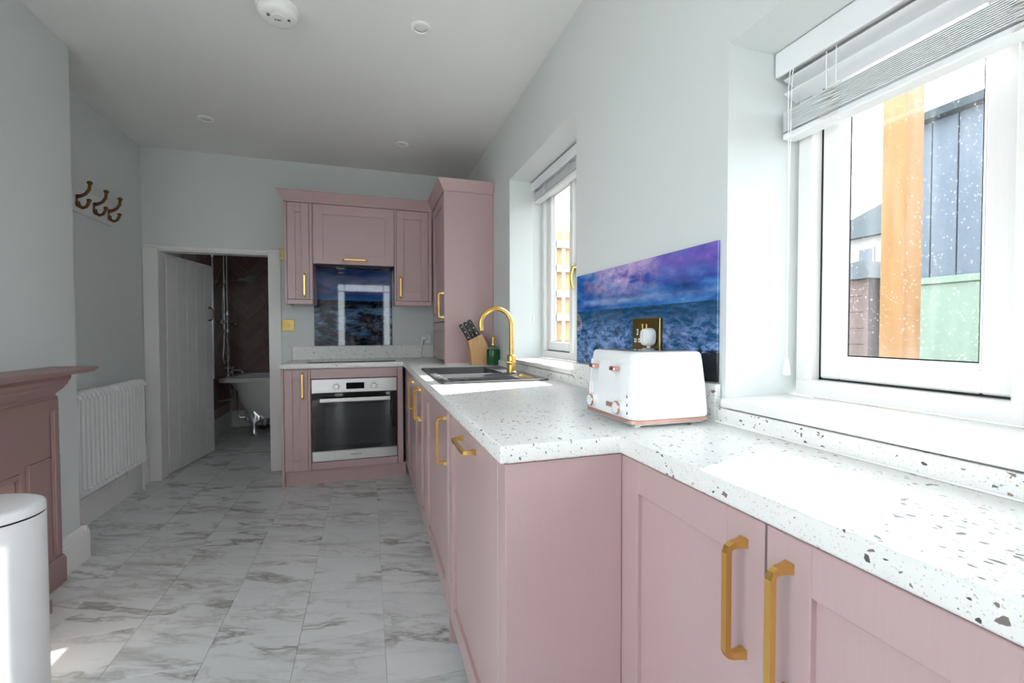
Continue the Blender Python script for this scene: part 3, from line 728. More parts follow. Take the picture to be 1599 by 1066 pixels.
# ------------------------------------------------------------ glass splashbacks and electrics
sp = obj('splashback', M().box(XR-.008, XR-.001, .9655, 1.8063, 1.0225, 1.3983, .0008), sea('sea print glass', .8408, .3758, 1, -1, 'sea'), origin=(XR, 1.8063, 1.0225))
sp['label'] = 'glass splashback printed with a stormy sea, behind the white toaster'; sp['category'] = 'splashback'
sp = obj('splashback', M().box(-.437, .203, YB-.008, YB-.001, 1.036, 1.76, .0008), sea('rock shore print glass', .64, .724, 0, 1, 'rock'), origin=(-.437, YB, 1.036))
sp['label'] = 'glass splashback printed with a dark rocky shore, behind the hob'; sp['category'] = 'splashback'
s_ = thing('double_socket', 'brass double wall socket on the sea splashback with a white plug in it', 'socket', (XR-.009, 1.275, 1.145))
xs = XR-.0085
obj('plate', M().box(xs-.010, xs, 1.198, 1.352, 1.088, 1.202, .002), BRASS, s_)
for yy in (1.304, 1.246):
    pass
obj('socket_insert', M().box(xs-.0112, xs-.0098, 1.315, 1.324, 1.146, 1.166, .0005), PLUG, s_)
obj('socket_insert', M().box(xs-.0112, xs-.0098, 1.325, 1.338, 1.121, 1.134, .0005), PLUG, s_)
obj('socket_insert', M().box(xs-.0112, xs-.0098, 1.302, 1.315, 1.121, 1.134, .0005), PLUG, s_)
for a, b, c_, d_ in ((1.3175, 1.3215, 1.150, 1.162), (1.328, 1.335, 1.1255, 1.1295), (1.305, 1.312, 1.1255, 1.1295)): obj('socket_slot', M().box(xs-.0117, xs-.0110, a, b, c_, d_), HOODM, s_)
for yy in (1.290, 1.268):
    obj('rocker', M().box(xs-.016, xs-.0098, yy-.008, yy+.008, 1.158, 1.184, .002), BRASS, s_)
for yy in (1.344, 1.206):
    obj('screw', M().lathe([(.0035, 0), (.003, -.0012), (0, -.0013)], (xs-.010, yy, 1.145), 'x', 12), BRASS, s_)
p_ = thing('plug', 'white three-pin plug pushed into the brass double socket', 'plug', (xs-.02, 1.236, 1.14))
pm = M(); lp = []
for dx, k in ((-.0125, .92), (-.018, 1), (-.034, .98), (-.041, .86), (-.043, .6)):
    lp.append([(xs+dx, 1.236+k*(.026*abs(cos(a))**.7*(1 if cos(a) > 0 else -1)), 1.140+k*(.029*abs(sin(a))**.7*(1 if sin(a) > 0 else -1))) for a in [2*pi*j/24 for j in range(24)]])
pm.loft(lp); obj('body', pm, PLUG, p_, smooth=True)
obj('grip', M().box(xs-.046, xs-.042, 1.229, 1.243, 1.120, 1.160, .0015), PLUG, p_)
obj('cable', M().tube([(xs-.024, 1.236, 1.113), (xs-.024, 1.236, 1.095), (xs-.023, 1.23, 1.06), (xs-.022, 1.20, .98), (xs-.028, 1.19, .935), (xs-.05, 1.18, .9258)], [.006, .006, .0035, .0035, .0035, .0035], 8), PLUG, p_, smooth=True)
def switch(lb, x, z, w_, h_, rock):
    t = thing('wall_switch', lb, 'switch', (x, YB-.001, z))
    obj('plate', M().box(x-w_/2, x+w_/2, YB-.010, YB-.001, z-h_/2, z+h_/2, .0015), BRASS, t)
    obj('rocker', M().box(x-rock, x+rock, YB-.015, YB-.0098, z-.014, z+.014, .002), BRASS, t)
    for s in (-1, 1): obj('screw', M().lathe([(.0035, 0), (.003, -.001), (0, -.0012)], (x+s*w_*.38, YB-.010, z), 'y', 12), BRASS, t)
switch('brass wall switch high beside the bathroom door frame', -.664, 1.795, .075, .088, .010)
switch('square brass cooker switch on the wall left of the hob', -.637, 1.212, .094, .094, .010)
p_ = thing('plug', 'white plug with hanging cable on the back wall beside the corner cabinet', 'plug', (.475, YB-.01, 1.09))
obj('body', M().box(.452, .508, YB-.048, YB-.012, 1.080, 1.108, .006, 2), PLUG, p_, smooth=True)
obj('backplate', M().box(.490, .545, YB-.012, YB-.001, 1.045, 1.128, .002), PLUG, p_)
obj('cable', M().tube([(.463, YB-.042, 1.086), (.458, YB-.045, 1.06), (.449, YB-.05, 1.0), (.444, YB-.055, .955), (.448, YB-.06, .9275)], [.009, .009, .0085, .0075, .006], 10), PLUG, p_, smooth=True)

# ------------------------------------------------------------ toaster
TR = Matrix.Translation((.603, .932, CT))   # local x: depth into wall, y: along the front, z up
TD, TWd, TH = .236, .262, .187
t = thing('toaster', 'white four-slice toaster with rose gold trim on the worktop', 'toaster', (.72, 1.05, CT))
def tl(z, ins, r): return [(x, y, z) for x, y in rrect(ins, TD-ins, ins*.8, TWd-ins*.8, r, 6)]
obj('shell', M(TR).loft([tl(.022, .003, .030), tl(.030, .002, .030), tl(.10, .006, .032), tl(.165, .0115, .034), tl(.179, .0135, .034), tl(.1845, .0165, .034), tl(.187, .023, .030)]), TOAST, t, smooth=True)
obj('base_band', M(TR).loft([tl(.0135, .001, .030), tl(.0215, .0005, .030)]), ROSE, t, smooth=True)
obj('base', M(TR).loft([tl(.008, .012, .026), tl(.013, .003, .030)]), PLUG, t, smooth=True)
for fx in (.035, TD-.035):
    for fy in (.035, TWd-.035): obj('foot', M(TR).cyl((fx, fy, .0005), (fx, fy, .009), .008, .009, 12), PLUG, t)
tpn = obj('top_plate', M(TR).loft([[(x, y, .1872) for x, y in rrect(.040, TD-.034, .034, TWd-.034, .02)], [(x, y, .1890) for x, y in rrect(.042, TD-.036, .036, TWd-.036, .02)]]), STEEL, t)
for k in range(4): obj('slot', M(TR).box(.055, TD-.05, .050+k*.045, .078+k*.045, .1889, .1896), HOBG, tpn)
rib = M(TR)
for k in range(34):
    yy = .030+k*(TWd-.06)/33
    if min(abs(yy-.088), abs(yy-.198)) < .012: continue
    rib.tube([(.0048, yy, .066), (.0075, yy, .10), (.0125, yy, .160)], .0021, 5)
obj('ribbing', rib, TOAST, t, kind='stuff')
for yy in (.088, .198):
    obj('lever_channel', M(TR).loft([[(x0_, yy-w_, z), (x0_, yy+w_, z), (x0_+.006, yy+w_, z), (x0_+.006, yy-w_, z)] for x0_, z, w_ in ((.0035, .058, .0115), (.0070, .100, .011), (.0115, .160, .0105))]), PLUG, t)
    lv = obj('lever', M(TR).box(-.010, .010, yy-.013, yy+.013, .137, .149, .003), ROSE, t)
for yy in (.062, .200):
    kz = .047 if yy < .1 else .047
    kn = obj('knob', M(TR).lathe([(.0165, .006), (.0165, -.012), (.0150, -.014), (0, -.014)], (.0005, yy, kz), 'x', 28), TOAST, t, smooth=True)
    obj('knob_ring', M(TR).lathe([(.0172, -.010), (.0172, -.0125), (.0155, -.0146), (.0145, -.0146), (.0145, -.0135)], (.0005, yy, kz), 'x', 28, caps=False), ROSE, kn, smooth=True)
obj('badge', M(TR).box(.0015, .006, .094, .134, .040, .053, .001), ROSE, t)
for kz in (.032, .052, .073):
    bt = obj('button', M(TR).box(.0005, .008, .022, .036, kz-.002, kz+.012, .0015), PLUG, t)
    obj('button_mark', M(TR).box(-.0002, .0004, .027, .031, kz+.002, kz+.008), HOODM, bt)

# ------------------------------------------------------------ knife block and soap
kb = thing('knife_block', 'slanted pale wooden knife block on the worktop', 'knife block', (.74, 3.13, CT))
prof = [(.692, CT+.0008), (.806, CT+.0008), (.812, 1.04), (.764, 1.140), (.668, 1.092), (.683, 1.019)]
obj('block', M().prism(prof, 'y', 3.085, 3.175), BEECH, kb)
kd = Vector((-.072, 0, .118)).normalized(); kn_ = Vector((kd.z, 0, -kd.x))
def knife(lb, q, yy, L, wd, th):
    base = Vector((.668, yy, 1.092))+Vector((.096, 0, .048)).normalized()*q+kd*.0006
    k = thing('knife', lb, 'knife', tuple(base), 'knives in the wooden block')
    m = M(); lo = []
    for s_, ww in ((0, .95), (.15, 1), (.5, .86), (.8, .98), (.95, .9), (1, .55)):
        c_ = base+kd*(s_*L)
        lo.append([tuple(c_+kn_*(wd*ww*a)+Vector((0, th*b, 0))) for a, b in ((-.5, -.35), (-.35, -.5), (.35, -.5), (.5, -.35), (.5, .35), (.35, .5), (-.35, .5), (-.5, .35))])
    m.loft(lo); obj('handle', m, KNIFE, k, smooth=True)
    for s_ in (.16, .5, .84):
        c_ = base+kd*(s_*L); obj('rivet', M().lathe([(.0032, -th*.5-.0006), (.0032, 0), (.0001, 0)] and [(.0001, -th*.5-.0008), (.0030, -th*.5-.0006), (.0030, -th*.3)], (c_.x, c_.y, c_.z), 'y', 10), STEELR, k)
knife('black riveted knife handle at the left of the wooden block', .011, 3.105, .128, .027, .018)
knife('black riveted knife handle in the middle of the wooden block', .045, 3.105, .128, .029, .018)
knife('largest black riveted knife handle, at the right of the wooden block', .078, 3.105, .128, .034, .022)
sb = thing('soap_dispenser', 'green ribbed glass soap dispenser with gold pump beside the knife block', 'soap dispenser', (.843, 3.05, CT))
sc_ = (.843-.005, 3.06, CT)
GREEN = plain('dark green soap glass', (.003, .075, .022), .12)
lo = []
for r, z in ((.041, .0008), (.044, .006), (.044, .104), (.041, .112)):
    lo.append([(sc_[0]+r*(1+.03*cos(18*a))*cos(a), sc_[1]+r*(1+.03*cos(18*a))*sin(a), CT+z) for a in [2*pi*j/72 for j in range(72)]])
obj('bottle', M().loft(lo), GREEN, sb, smooth=True)
obj('neck', M().lathe([(.037, .1125), (.030, .124), (.017, .132), (.015, .140), (0, .141)], sc_, seg=28), plain('clear green glass neck', (.14, .22, .17), .08), sb, smooth=True)
obj('pump', M().lathe([(.017, .141), (.017, .153), (.008, .157), (.006, .178), (.010, .180), (.011, .196), (.008, .203), (0, .204)], sc_, seg=20).tube([(sc_[0], sc_[1], CT+.190), (sc_[0]+.005, sc_[1]-.035, CT+.189), (sc_[0]+.006, sc_[1]-.042, CT+.182)], .004, 8), GOLD, sb, smooth=True)

# ------------------------------------------------------------ left side: hooks, radiator, fireplace, bin
hk = thing('coat_rack', 'white board with three antique brass double coat hooks on the left wall', 'coat rack', (XL+.01, 3.45, 1.94))
obj('board', M().box(XL+.001, XL+.019, 3.14, 3.705, 1.866, 2.012, .003), WHITE, hk)
for yy in (3.300, 3.475, 3.640):
    h = M(); x = XL+.0195; z = 1.925
    h.box(x, x+.005, yy-.009, yy+.009, z-.022, z+.034, .002)
    h.tube([(x+.004, yy, z+.028), (x+.022, yy, z+.032), (x+.045, yy, z+.046), (x+.062, yy, z+.072), (x+.066, yy, z+.104)], [.013, .010, .0085, .008, .008], 10)
    h.sphere((x+.066, yy, z+.112), .0145, (1, 1, .8))
    h.tube([(x+.004, yy, z-.004), (x+.010, yy, z-.026), (x+.028, yy, z-.038), (x+.046, yy, z-.030), (x+.056, yy, z-.012), (x+.060, yy, z+.004)], [.013, .011, .0085, .008, .008, .008], 10)
    h.sphere((x+.061, yy, z+.009), .0125, (1, 1, .8))
    obj('hook', h, ANTIQ, hk, smooth=True)
rd = thing('radiator', 'white column radiator on the left wall below the coat hooks', 'radiator', (XL+.06, 3.5, .2))
ns = 18; ya, yb = 3.115, 3.875; z0, z1 = .222, .812; dp = (yb-ya)/(ns-1)
xs_ = (XL+.040, XL+.092)
def column(yc):
    m = M()
    for xx in xs_: m.tube([(xx, yc, z0+.03), (xx, yc, z1-.03)], .0125, 10)
    for zz, s in ((z1-.024, 1), (z0+.024, -1)):
        m.tube([(XL+.028, yc, zz-s*.012), (XL+.030, yc, zz+s*.006), (XL+.044, yc, zz+s*.018), (XL+.088, yc, zz+s*.018), (XL+.102, yc, zz+s*.006), (XL+.104, yc, zz-s*.012)], [.012, .0135, .0145, .0145, .0135, .012], 10)
        m.cyl((XL+.066, yc-dp/2+.0003, zz), (XL+.066, yc+dp/2-.0003, zz), .0115, None, 10)
    return m
c0 = obj('column', column(ya), RAD, rd, smooth=True)
for k in range(1, ns):
    o = c0.copy(); COL.objects.link(o); o.location = (0, dp*k, 0)
obj('valve', M().cyl((XL+.066, yb+.022, z0+.024), (XL+.066, yb+.055, z0+.024), .011, None, 12).lathe([(.015, -.02), (.020, -.01), (.021, .04), (.018, .062), (0, .066)], (XL+.066, yb+.055, z0+.04), seg=18), PLUG, rd, smooth=True)
obj('pipe', M().cyl((XL+.066, yb+.055, 0.001), (XL+.066, yb+.055, z0+.02), .0085, None, 12), WHITE, rd, smooth=True)

fp = thing('fireplace', 'dusty pink painted wooden fire surround with mantelshelf on the chimney breast', 'fireplace', (XCB, 2.03, 0))
xf = XCB+.042; ym = 2.0; hw = .60
YA, YE = ym-hw, ym+hw                               # 1.40 .. 2.60
obj('mantelshelf', M().prism([(XCB+.001, .972), (-1.245, .972), (-1.238, .976), (-1.236, .982), (-1.228, .986), (-1.225, .994), (-1.232, .999), (XCB+.001, .999)], 'y', 1.37, 2.634), PINKF, fp)
cn = [(0, .858), (.004, .858), (.016, .862), (.018, .868), (.010, .874), (.010, .880), (.016, .886), (.030, .898), (.040, .908), (.043, .916), (.050, .920), (.052, .930), (.062, .946), (.064, .9715), (0, .9715)]
pth = [(XCB+.001, YA+.045), (xf, YA+.045), (xf, YE-.045), (XCB+.001, YE-.045)]; cn = [(o*.75, h) for o, h in cn]
obj('bed_moulding', sweep(pth, cn, 0), PINKF, fp)
obj('frieze', M().box(XCB+.001, xf-.001, YA, YE, .60, .8575, .002), PINKF, fp)
for nm, a, b in (('pilaster', YE-.20, YE), ('pilaster', YA, YA+.20)):
    pl = obj(nm, M().box(XCB+.001, xf, a, b, .13, .5985, .002), PINKF, fp)
    obj('moulding', M().box(xf+.0002, xf+.012, b-.056 if a > ym else a+.03, b-.03 if a > ym else a+.056, .15, .80, .004, 2).box(xf+.0002, xf+.006, b-.064 if a > ym else a+.022, b-.022 if a > ym else a+.064, .145, .81, .002), PINKF, pl)
    obj('plinth_block', M().box(XCB+.001, xf+.012, a-.004, b+.006, 0.001, .115, .002).prism([(XCB+.001, .115), (xf+.012, .115), (xf+.002, .129), (XCB+.001, .129)], 'y', a-.002, b+.003), PINKF, pl)
obj('opening_panel', M().box(XCB+.001, XCB+.012, YA+.195, YE-.195, .001, .5995), plain('paler pink fireplace board', (.44, .29, .27), .5, bump=.05), fp)
ib = M()
for a, b in ((YE-.2315, YE-.2005), (YA+.2005, YA+.2315)): ib.box(XCB+.0125, xf-.012, a, b, .001, .5745, .003)
ib.box(XCB+.0125, xf-.012, YA+.2315, YE-.2315, .548, .5745, .003).box(XCB+.0125, xf-.012, YA+.2005, YE-.2005, .575, .5985, .003)
obj('inner_moulding', ib, PINKF, fp)
one('hearth_kerb', M().box(xf+.014, -1.25, 1.62, 2.318, .001, .060, .004).box(xf+.014, -1.26, 1.62, 2.312, .0605, .098, .012, 3), PINKF, 'low pink kerb on the floor in front of the fireplace', 'fireplace kerb')

bn = thing('pedal_bin', 'white pedal bin with a black lid seam at the left edge', 'bin', (-1.12, 1.72, 0))
def bl(z, k):
    cx, cy, ax, by = -1.129, 1.722, .176*k, .142*k
    P = [(cx+ax*cos(a), cy+by*sin(a), z) for a in [-pi/2+pi*j/28 for j in range(29)]]
    return P+[(-1.225, cy+by, z), (-1.24, cy+by*.9, z), (-1.24, cy-by*.9, z), (-1.225, cy-by, z)]
obj('base_ring', M().loft([bl(.001, .985), bl(.022, .985)]), BLACK, bn, smooth=True)
obj('body', M().loft([bl(.0225, 1), bl(.30, 1), bl(.607, 1)]), BIN, bn, smooth=True)
obj('seam', M().loft([bl(.6075, .985), bl(.6125, .985)]), BLACK, bn, smooth=True)
obj('lid', M().loft([bl(.613, 1), bl(.632, 1), bl(.638, .985), bl(.641, .95), bl(.643, .85)]), BIN, bn, smooth=True)
obj('pedal', M().box(-.965, -.915, 1.69, 1.75, .006, .016, .004), CHROME, bn)

# ------------------------------------------------------------ bathroom door and bathroom
hx, hy = DX0+.006, 4.268
ang = math.atan2(.74, .112)
TDr = Matrix.Translation((hx, hy, 0)) @ Matrix.Rotation(ang, 4, 'Z')      # local x: along leaf, y: thickness (+ is toward -x room side)
dr = sempty('door_1', (hx, hy, 0)); LW, LH = .748, 1.785
nb = 5; bw = (LW-.012)/nb
pk = None
for k in range(nb):
    obj('plank', M(TDr).box(.008+k*bw+.0012, .008+(k+1)*bw-.0012, .001, .034, .008, LH, .003), WHITE, dr)
obj('backing', M(TDr).box(.010, LW-.006, .006, .020, .010, LH-.004), WHITE, dr)
for zz in (.15, .90, 1.60): obj('ledge', M(TDr).box(.03, LW-.03, .0345, .055, zz, zz+.1, .003), WHITE, dr)
for zz in (.16, .60, 1.10, 1.60): obj('hinge', M(TDr).cyl((.002, -.004, zz), (.002, -.004, zz+.085), .006, None, 10).box(.002, .04, -.003, .0005, zz+.005, zz+.08), WHITE, dr)
obj('handle', M(TDr).tube([(LW-.075, -.0005, 1.265), (LW-.075, -.018, 1.268), (LW-.075, -.034, 1.285), (LW-.075, -.036, 1.325), (LW-.075, -.034, 1.365), (LW-.075, -.018, 1.382), (LW-.075, -.0005, 1.385)], [.010, .006, .006, .007, .006, .006, .010], 8), ANTIQ, dr, smooth=True)

TILEM = [plain('glossy mauve brown tile %d' % k, c_, .12) for k, c_ in enumerate(((.27, .16, .15), (.25, .148, .14), (.29, .175, .165)))]
for q in TILEM: q.name = 'glossy mauve brown tile'
def clip(poly, f):
    o = []
    for i in range(len(poly)):
        a, b = poly[i], poly[(i+1) % len(poly)]; fa, fb = f(a), f(b)
        if fa >= 0: o.append(a)
        if (fa >= 0) != (fb >= 0):
            t = fa/(fa-fb); o.append((a[0]+(b[0]-a[0])*t, a[1]+(b[1]-a[1])*t))
    return o
def herring(par, u0, u1, v0, v1, to3, L=.30, Wd=.10, g=.0016):
    n = 0; R2 = (cos(pi/4), sin(pi/4))
    for j in range(-14, 15):
        for i in range(-40, 41):
            for rect in ((i*Wd+j*L, i*Wd-j*L, L, Wd), (i*Wd+L+j*L, i*Wd+Wd-L-j*L, Wd, L)):
                x, y, a, b = rect
                P = [(x+g, y+g), (x+a-g, y+g), (x+a-g, y+b-g), (x+g, y+b-g)]
                P = [(u0+.2+p[0]*R2[0]-p[1]*R2[1], v0+.3+p[0]*R2[1]+p[1]*R2[0]) for p in P]
                if max(p[0] for p in P) < u0 or min(p[0] for p in P) > u1 or max(p[1] for p in P) < v0 or min(p[1] for p in P) > v1: continue
                for f in (lambda p: p[0]-u0, lambda p: u1-p[0], lambda p: p[1]-v0, lambda p: v1-p[1]):
                    P = clip(P, f)
                    if len(P) < 3: break
                if len(P) < 3: continue
                ar = abs(sum(P[k][0]*P[(k+1) % len(P)][1]-P[(k+1) % len(P)][0]*P[k][1] for k in range(len(P))))/2
                if ar < 2e-4: continue
                jt = random.uniform(-.0005, .0005)
                obj('tile', M().loft([[to3(p, .0) for p in P], [to3(p, .007+jt) for p in P]]), TILEM[n % 3], par); n += 1
    return n
tb = struct('wall_bathroom_tiled', M().box(XL+.024, .39, 6.262, 6.279, .19, 2.299), GROUT)
n1 = herring(tb, XL+.032, -.62, .45, 2.10, lambda p, d: (p[0], 6.262-d, p[1]))
tb = struct('wall_bathroom_tiled_left', M().box(XL+.001, XL+.022, 4.9, 6.26, .19, 2.299), GROUT)
n2 = herring(tb, 5.2, 6.25, .30, 2.295, lambda p, d: (XL+.022+d, p[0], p[1]))

bt = thing('bathtub', 'white roll-top bath on chrome claw feet seen through the doorway', 'bathtub', (-.75, 5.88, 0))
bx0, bx1, by0, by1 = -1.565, .12, 5.535, 6.225
def bt_l(z, d, r=.30): return [(x, y, z) for x, y in rrect(bx0+d, bx1-d, by0+d*.6, by1-d*.6, r, 8)]
def tl2(z, dl, dy, r): return [(x, y, z) for x, y in rrect(bx0+dl, bx1-dl*.5, by0+dy, by1-dy, r, 8)]
obj('tub', M().loft([tl2(.165, .40, .19, .13), tl2(.17, .31, .13, .17), tl2(.185, .255, .10, .20), tl2(.22, .222, .085, .22), tl2(.36, .165, .05, .26), tl2(.50, .118, .028, .28), tl2(.605, .09, .020, .29),
    tl2(.607, .10, .030, .28), tl2(.50, .13, .045, .26), tl2(.36, .19, .075, .24), tl2(.26, .25, .12, .20), tl2(.21, .34, .18, .14)]), BATHM, bt, smooth=True)
rr = M(); rr.loft([tl2(.606, .0, .0, .12), tl2(.606, -.004, -.004, .12), tl2(.648, -.004, -.004, .12), tl2(.653, .004, .004, .12), tl2(.653, .095, .065, .25), tl2(.640, .105, .075, .25), tl2(.606, .10, .07, .25), tl2(.606, .0, .0, .12)], caps=False)
obj('rim', rr, BATHM, bt, smooth=True)
def foot(x, y, s):
    m = M()
    fan = []
    for z, w_, d in ((.282, .006, .004), (.268, .022, .008), (.245, .052, .012), (.220, .080, .016), (.200, .094, .018), (.182, .092, .020), (.165, .066, .022), (.150, .040, .022), (.135, .026, .020), (.105, .021, .018), (.08, .022, .019), (.06, .028, .023), (.035, .034, .028), (.014, .033, .028), (.0008, .028, .025)):
        yy = y
        fan.append([(x+w_*cos(a)*(1+.13*cos(7*a)*(z > .12)), yy+d*sin(a)*1.0, z) for a in [2*pi*j/36 for j in range(36)]])
    m.loft(fan)
    for k in (-2, -1, 0, 1, 2): m.sphere((x+k*.032, y-s*.012, .205-abs(k)*.010+.02*(k == 0)), .016, (.7, .7, 1.9), 8)
    for k in (-1, 0, 1): m.sphere((x+k*.020, y-s*.024, .018), .014, (.8, 1.1, 1.1), 8)
    return m
for fx, fy, s in ((-1.218, 5.602, 1), (-.15, 5.602, 1), (-1.218, 6.155, -1), (-.15, 6.155, -1)):
    obj('claw_foot', foot(fx, fy, s), CHROMER, bt, smooth=True)
obj('waste_pipe', M().tube([(-1.47, 5.66, .604), (-1.42, 5.66, .56), (-1.42, 5.66, .46), (-1.46, 5.66, .41), (-1.60, 5.66, .40)], .009, 8).tube([(-1.40, 5.70, .50), (-1.385, 5.70, .22), (-1.375, 5.70, .20), (-1.20, 5.72, .195)], .010, 8), CHROME, bt, smooth=True)
tx = thing('bath_mixer', 'chrome bath mixer taps on the left end of the bath rim', 'tap', (-1.50, 5.80, .654))
obj('body', M().cyl((-1.485, 5.66, .70), (-1.485, 5.86, .70), .016, None, 12).cyl((-1.485, 5.68, .654), (-1.485, 5.68, .70), .014, None, 12).cyl((-1.485, 5.84, .654), (-1.485, 5.84, .70), .014, None, 12)
    .lathe([(.026, .0), (.026, .006), (.014, .012)], (-1.485, 5.68, .654), seg=16).lathe([(.026, .0), (.026, .006), (.014, .012)], (-1.485, 5.84, .654), seg=16), CHROME, tx, smooth=True)
obj('spout', M().tube([(-1.485, 5.76, .70), (-1.44, 5.76, .735), (-1.38, 5.76, .725), (-1.355, 5.76, .69)], [.014, .013, .012, .012], 12), CHROME, tx, smooth=True)
for yy in (5.68, 5.84):
    m = M().cyl((-1.485, yy, .70), (-1.485, yy, .755), .010, None, 10)
    for a in range(4): m.sphere((-1.485+.024*cos(a*pi/2+.4), yy+.024*sin(a*pi/2+.4), .757), .009, seg=8)
    m.tube([(-1.485-.024*cos(.4), yy-.024*sin(.4), .757), (-1.485+.024*cos(.4), yy+.024*sin(.4), .757)], .005, 6).tube([(-1.485+.024*sin(.4), yy-.024*cos(.4), .757), (-1.485-.024*sin(.4), yy+.024*cos(.4), .757)], .005, 6)
    obj('cross_handle', m, CHROME, tx, smooth=True)
sh = thing('shower_set', 'chrome exposed shower valve, riser and handset over the bath', 'shower', (-1.56, 5.80, 1.25))
sx, sy = -1.545, 5.80
obj('valve', M().cyl((sx, sy-.08, 1.27), (sx, sy+.08, 1.27), .021, None, 14).cyl((XL+.030, sy-.06, 1.27), (sx, sy-.06, 1.27), .012, None, 10).cyl((XL+.030, sy+.06, 1.27), (sx, sy+.06, 1.27), .012, None, 10)
    .cyl((sx, sy, 1.18), (sx, sy, 1.36), .014, None, 12).cyl((sx, sy, 1.27), (sx+.10, sy, 1.27), .016, .014, 12).cyl((sx-.03, sy, 1.34), (sx+.05, sy, 1.34), .008, None, 8).cyl((sx-.03, sy, 1.20), (sx+.05, sy, 1.20), .008, None, 8), CHROME, sh, smooth=True)
m = M().cyl((sx+.10, sy, 1.27), (sx+.115, sy, 1.27), .012, None, 10)
for a in range(4): m.tube([(sx+.112, sy, 1.27), (sx+.112, sy+.03*cos(a*pi/2+.5), 1.27+.03*sin(a*pi/2+.5))], .006, 8).sphere((sx+.112, sy+.032*cos(a*pi/2+.5), 1.27+.032*sin(a*pi/2+.5)), .009, seg=8)
obj('cross_handle', m, CHROME, sh, smooth=True)
obj('riser', M().cyl((sx, sy, 1.355), (sx, sy, 2.15), .0095, None, 12).cyl((XL+.030, sy, 1.72), (sx, sy, 1.72), .010, None, 10).lathe([(.018, -.02), (.020, 0), (.018, .02)], (sx, sy, 1.72), seg=14), CHROME, sh, smooth=True)
obj('handset', M().tube([(sx+.01, sy-.02, 1.705), (sx+.10, sy-.02, 1.73), (sx+.19, sy-.02, 1.745), (sx+.24, sy-.02, 1.75)], [.011, .013, .017, .012], 12).lathe([(.012, .0), (.046, -.02), (.050, -.03), (.048, -.034), (0, -.034)], (sx+.275, sy-.01, 1.75), 'y', 24), CHROME, sh, smooth=True)
obj('hose', M().tube([(sx+.01, sy-.025, 1.70), (sx-.005, sy-.04, 1.60), (sx-.005, sy-.045, 1.40), (sx+.005, sy-.045, 1.20), (sx+.035, sy-.05, 1.05), (sx+.065, sy-.06, .92), (sx+.05, sy-.06, .84), (sx+.015, sy-.05, .80), (sx-.01, sy-.03, .86), (sx-.005, sy-.01, 1.0), (sx, sy, 1.18)], .0075, 8), CHROME, sh, smooth=True)
ss = thing('shower_screen', 'clear glass shower screen with chrome wall post on the bath edge', 'shower screen', (-1.58, 5.575, .655))
obj('post', M().cyl((-1.594, 5.575, .654), (-1.594, 5.575, 2.05), .017, None, 16), CHROME, ss, smooth=True)
obj('glass', M().box(-1.574, -.78, 5.572, 5.578, .662, 2.04), glass('shower screen glass'), ss)
pc = thing('pull_cord', 'thin white light pull cord hanging in the bathroom', 'pull cord', (-1.38, 5.35, 2.3))
obj('cord', M().cyl((-1.395, 5.35, .75), (-1.395, 5.35, 2.27), .0022, None, 6), CORD, pc)
obj('rose', M().lathe([(.03, 0), (.03, -.02), (.02, -.03), (0, -.03)], (-1.395, 5.35, 2.2995), seg=16), PLUG, pc)
for zz in (1.33, 1.15): obj('acorn', M().lathe([(.003, .04), (.008, .03), (.010, .01), (.007, 0)], (-1.395, 5.35, zz), seg=10), PLUG, pc, smooth=True)
pc = thing('pull_cord', 'short white cord pull just below the bathroom door head', 'pull cord', (-1.3, 4.6, 2.3))
obj('cord', M().cyl((-1.315, 4.62, 1.87), (-1.315, 4.62, 2.2995), .002, None, 6), CORD, pc)
obj('acorn', M().lathe([(.003, .05), (.008, .035), (.010, .01), (.007, 0)], (-1.315, 4.62, 1.825), seg=10), PLUG, pc, smooth=True)

# ------------------------------------------------------------ outside
struct('ground', M().box(1.19, 40, -15, 40, -.2, -.02), PAVE)
struct('ground_bounce', M().box(-12, XL-.2, -15, 15, -.2, -.02).box(XL-.2, 1.19, -15, YF-.12, -.2, -.02), plain('pale bounce ground', (.48, .46, .43), .9, var=.12, bscale=5))  # unseen pale ground added to bounce light in through the added windows
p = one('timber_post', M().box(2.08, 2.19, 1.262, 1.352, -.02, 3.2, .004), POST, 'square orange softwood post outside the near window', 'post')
gb = thing('garden_building', 'slate blue boarded outbuilding behind the timber post', 'building', (4.6, .6, 0))
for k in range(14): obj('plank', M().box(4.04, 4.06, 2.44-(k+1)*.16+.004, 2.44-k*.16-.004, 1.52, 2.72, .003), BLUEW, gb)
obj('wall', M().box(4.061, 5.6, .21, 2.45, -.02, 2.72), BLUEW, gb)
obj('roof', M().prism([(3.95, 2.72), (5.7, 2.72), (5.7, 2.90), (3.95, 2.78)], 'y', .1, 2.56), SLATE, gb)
gf = thing('garden_fence', 'pale green painted fence panels in front of the blue outbuilding', 'fence', (4.0, 1.4, 0))
for k in range(3): obj('panel', M().box(3.99, 4.02, 2.44-(k+1)*.85+.004, 2.44-k*.85-.004, -.02, 1.50, .004), GREENP, gf)
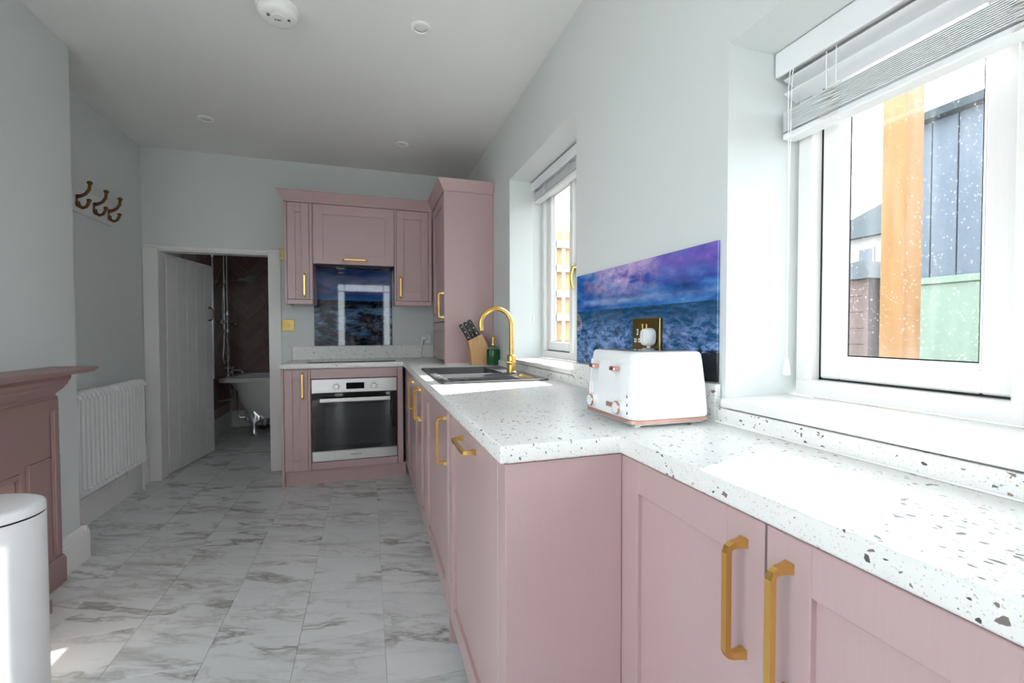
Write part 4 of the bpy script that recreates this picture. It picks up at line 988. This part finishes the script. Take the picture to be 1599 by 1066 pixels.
obj('capping', M().box(3.97, 4.035, -.1, 2.44, 1.501, 1.552, .004), GREENP, gf)
sd = thing('shed', 'brown boarded garden shed with a hipped roof', 'shed', (4.6, 3.3, 0))
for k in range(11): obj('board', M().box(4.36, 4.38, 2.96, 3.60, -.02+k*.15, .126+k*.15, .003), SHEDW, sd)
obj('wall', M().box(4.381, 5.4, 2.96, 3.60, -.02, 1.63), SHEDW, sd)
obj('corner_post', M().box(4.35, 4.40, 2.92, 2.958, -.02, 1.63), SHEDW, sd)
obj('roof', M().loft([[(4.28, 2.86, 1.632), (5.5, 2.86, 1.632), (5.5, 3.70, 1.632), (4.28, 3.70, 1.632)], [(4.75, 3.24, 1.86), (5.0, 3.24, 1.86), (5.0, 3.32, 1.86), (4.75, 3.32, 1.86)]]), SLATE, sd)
hs = thing('house', 'white rendered house with a slate roof in the distance', 'house', (13, 9, 0))
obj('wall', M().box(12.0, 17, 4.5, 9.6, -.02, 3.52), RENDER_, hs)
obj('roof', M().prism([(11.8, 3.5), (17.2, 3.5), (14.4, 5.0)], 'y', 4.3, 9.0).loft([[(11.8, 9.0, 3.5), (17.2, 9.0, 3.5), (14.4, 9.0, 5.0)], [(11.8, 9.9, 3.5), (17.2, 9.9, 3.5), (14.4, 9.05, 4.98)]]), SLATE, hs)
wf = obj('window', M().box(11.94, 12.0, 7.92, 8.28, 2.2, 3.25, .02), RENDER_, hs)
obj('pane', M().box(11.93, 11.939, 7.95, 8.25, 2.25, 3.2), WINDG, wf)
tr = thing('trellis_gate', 'tall pale wooden trellis with grey rails outside the far window', 'trellis', (2.9, 6.2, 0))
for k in range(9): obj('batten', M().box(2.62+k*.16, 2.73+k*.16, 6.10, 6.125, -.02, 2.62+.02*(k % 2), .003), TRELL, tr)
for zz in (.55, .95, 1.36, 1.70, 2.07, 2.42): obj('rail', M().box(2.58, 4.1, 6.03, 6.098, zz-.055, zz+.055, .004), GREYW, tr)
obj('post', M().box(2.56, 2.615, 6.03, 6.13, -.02, 2.75, .004), GREYW, tr)
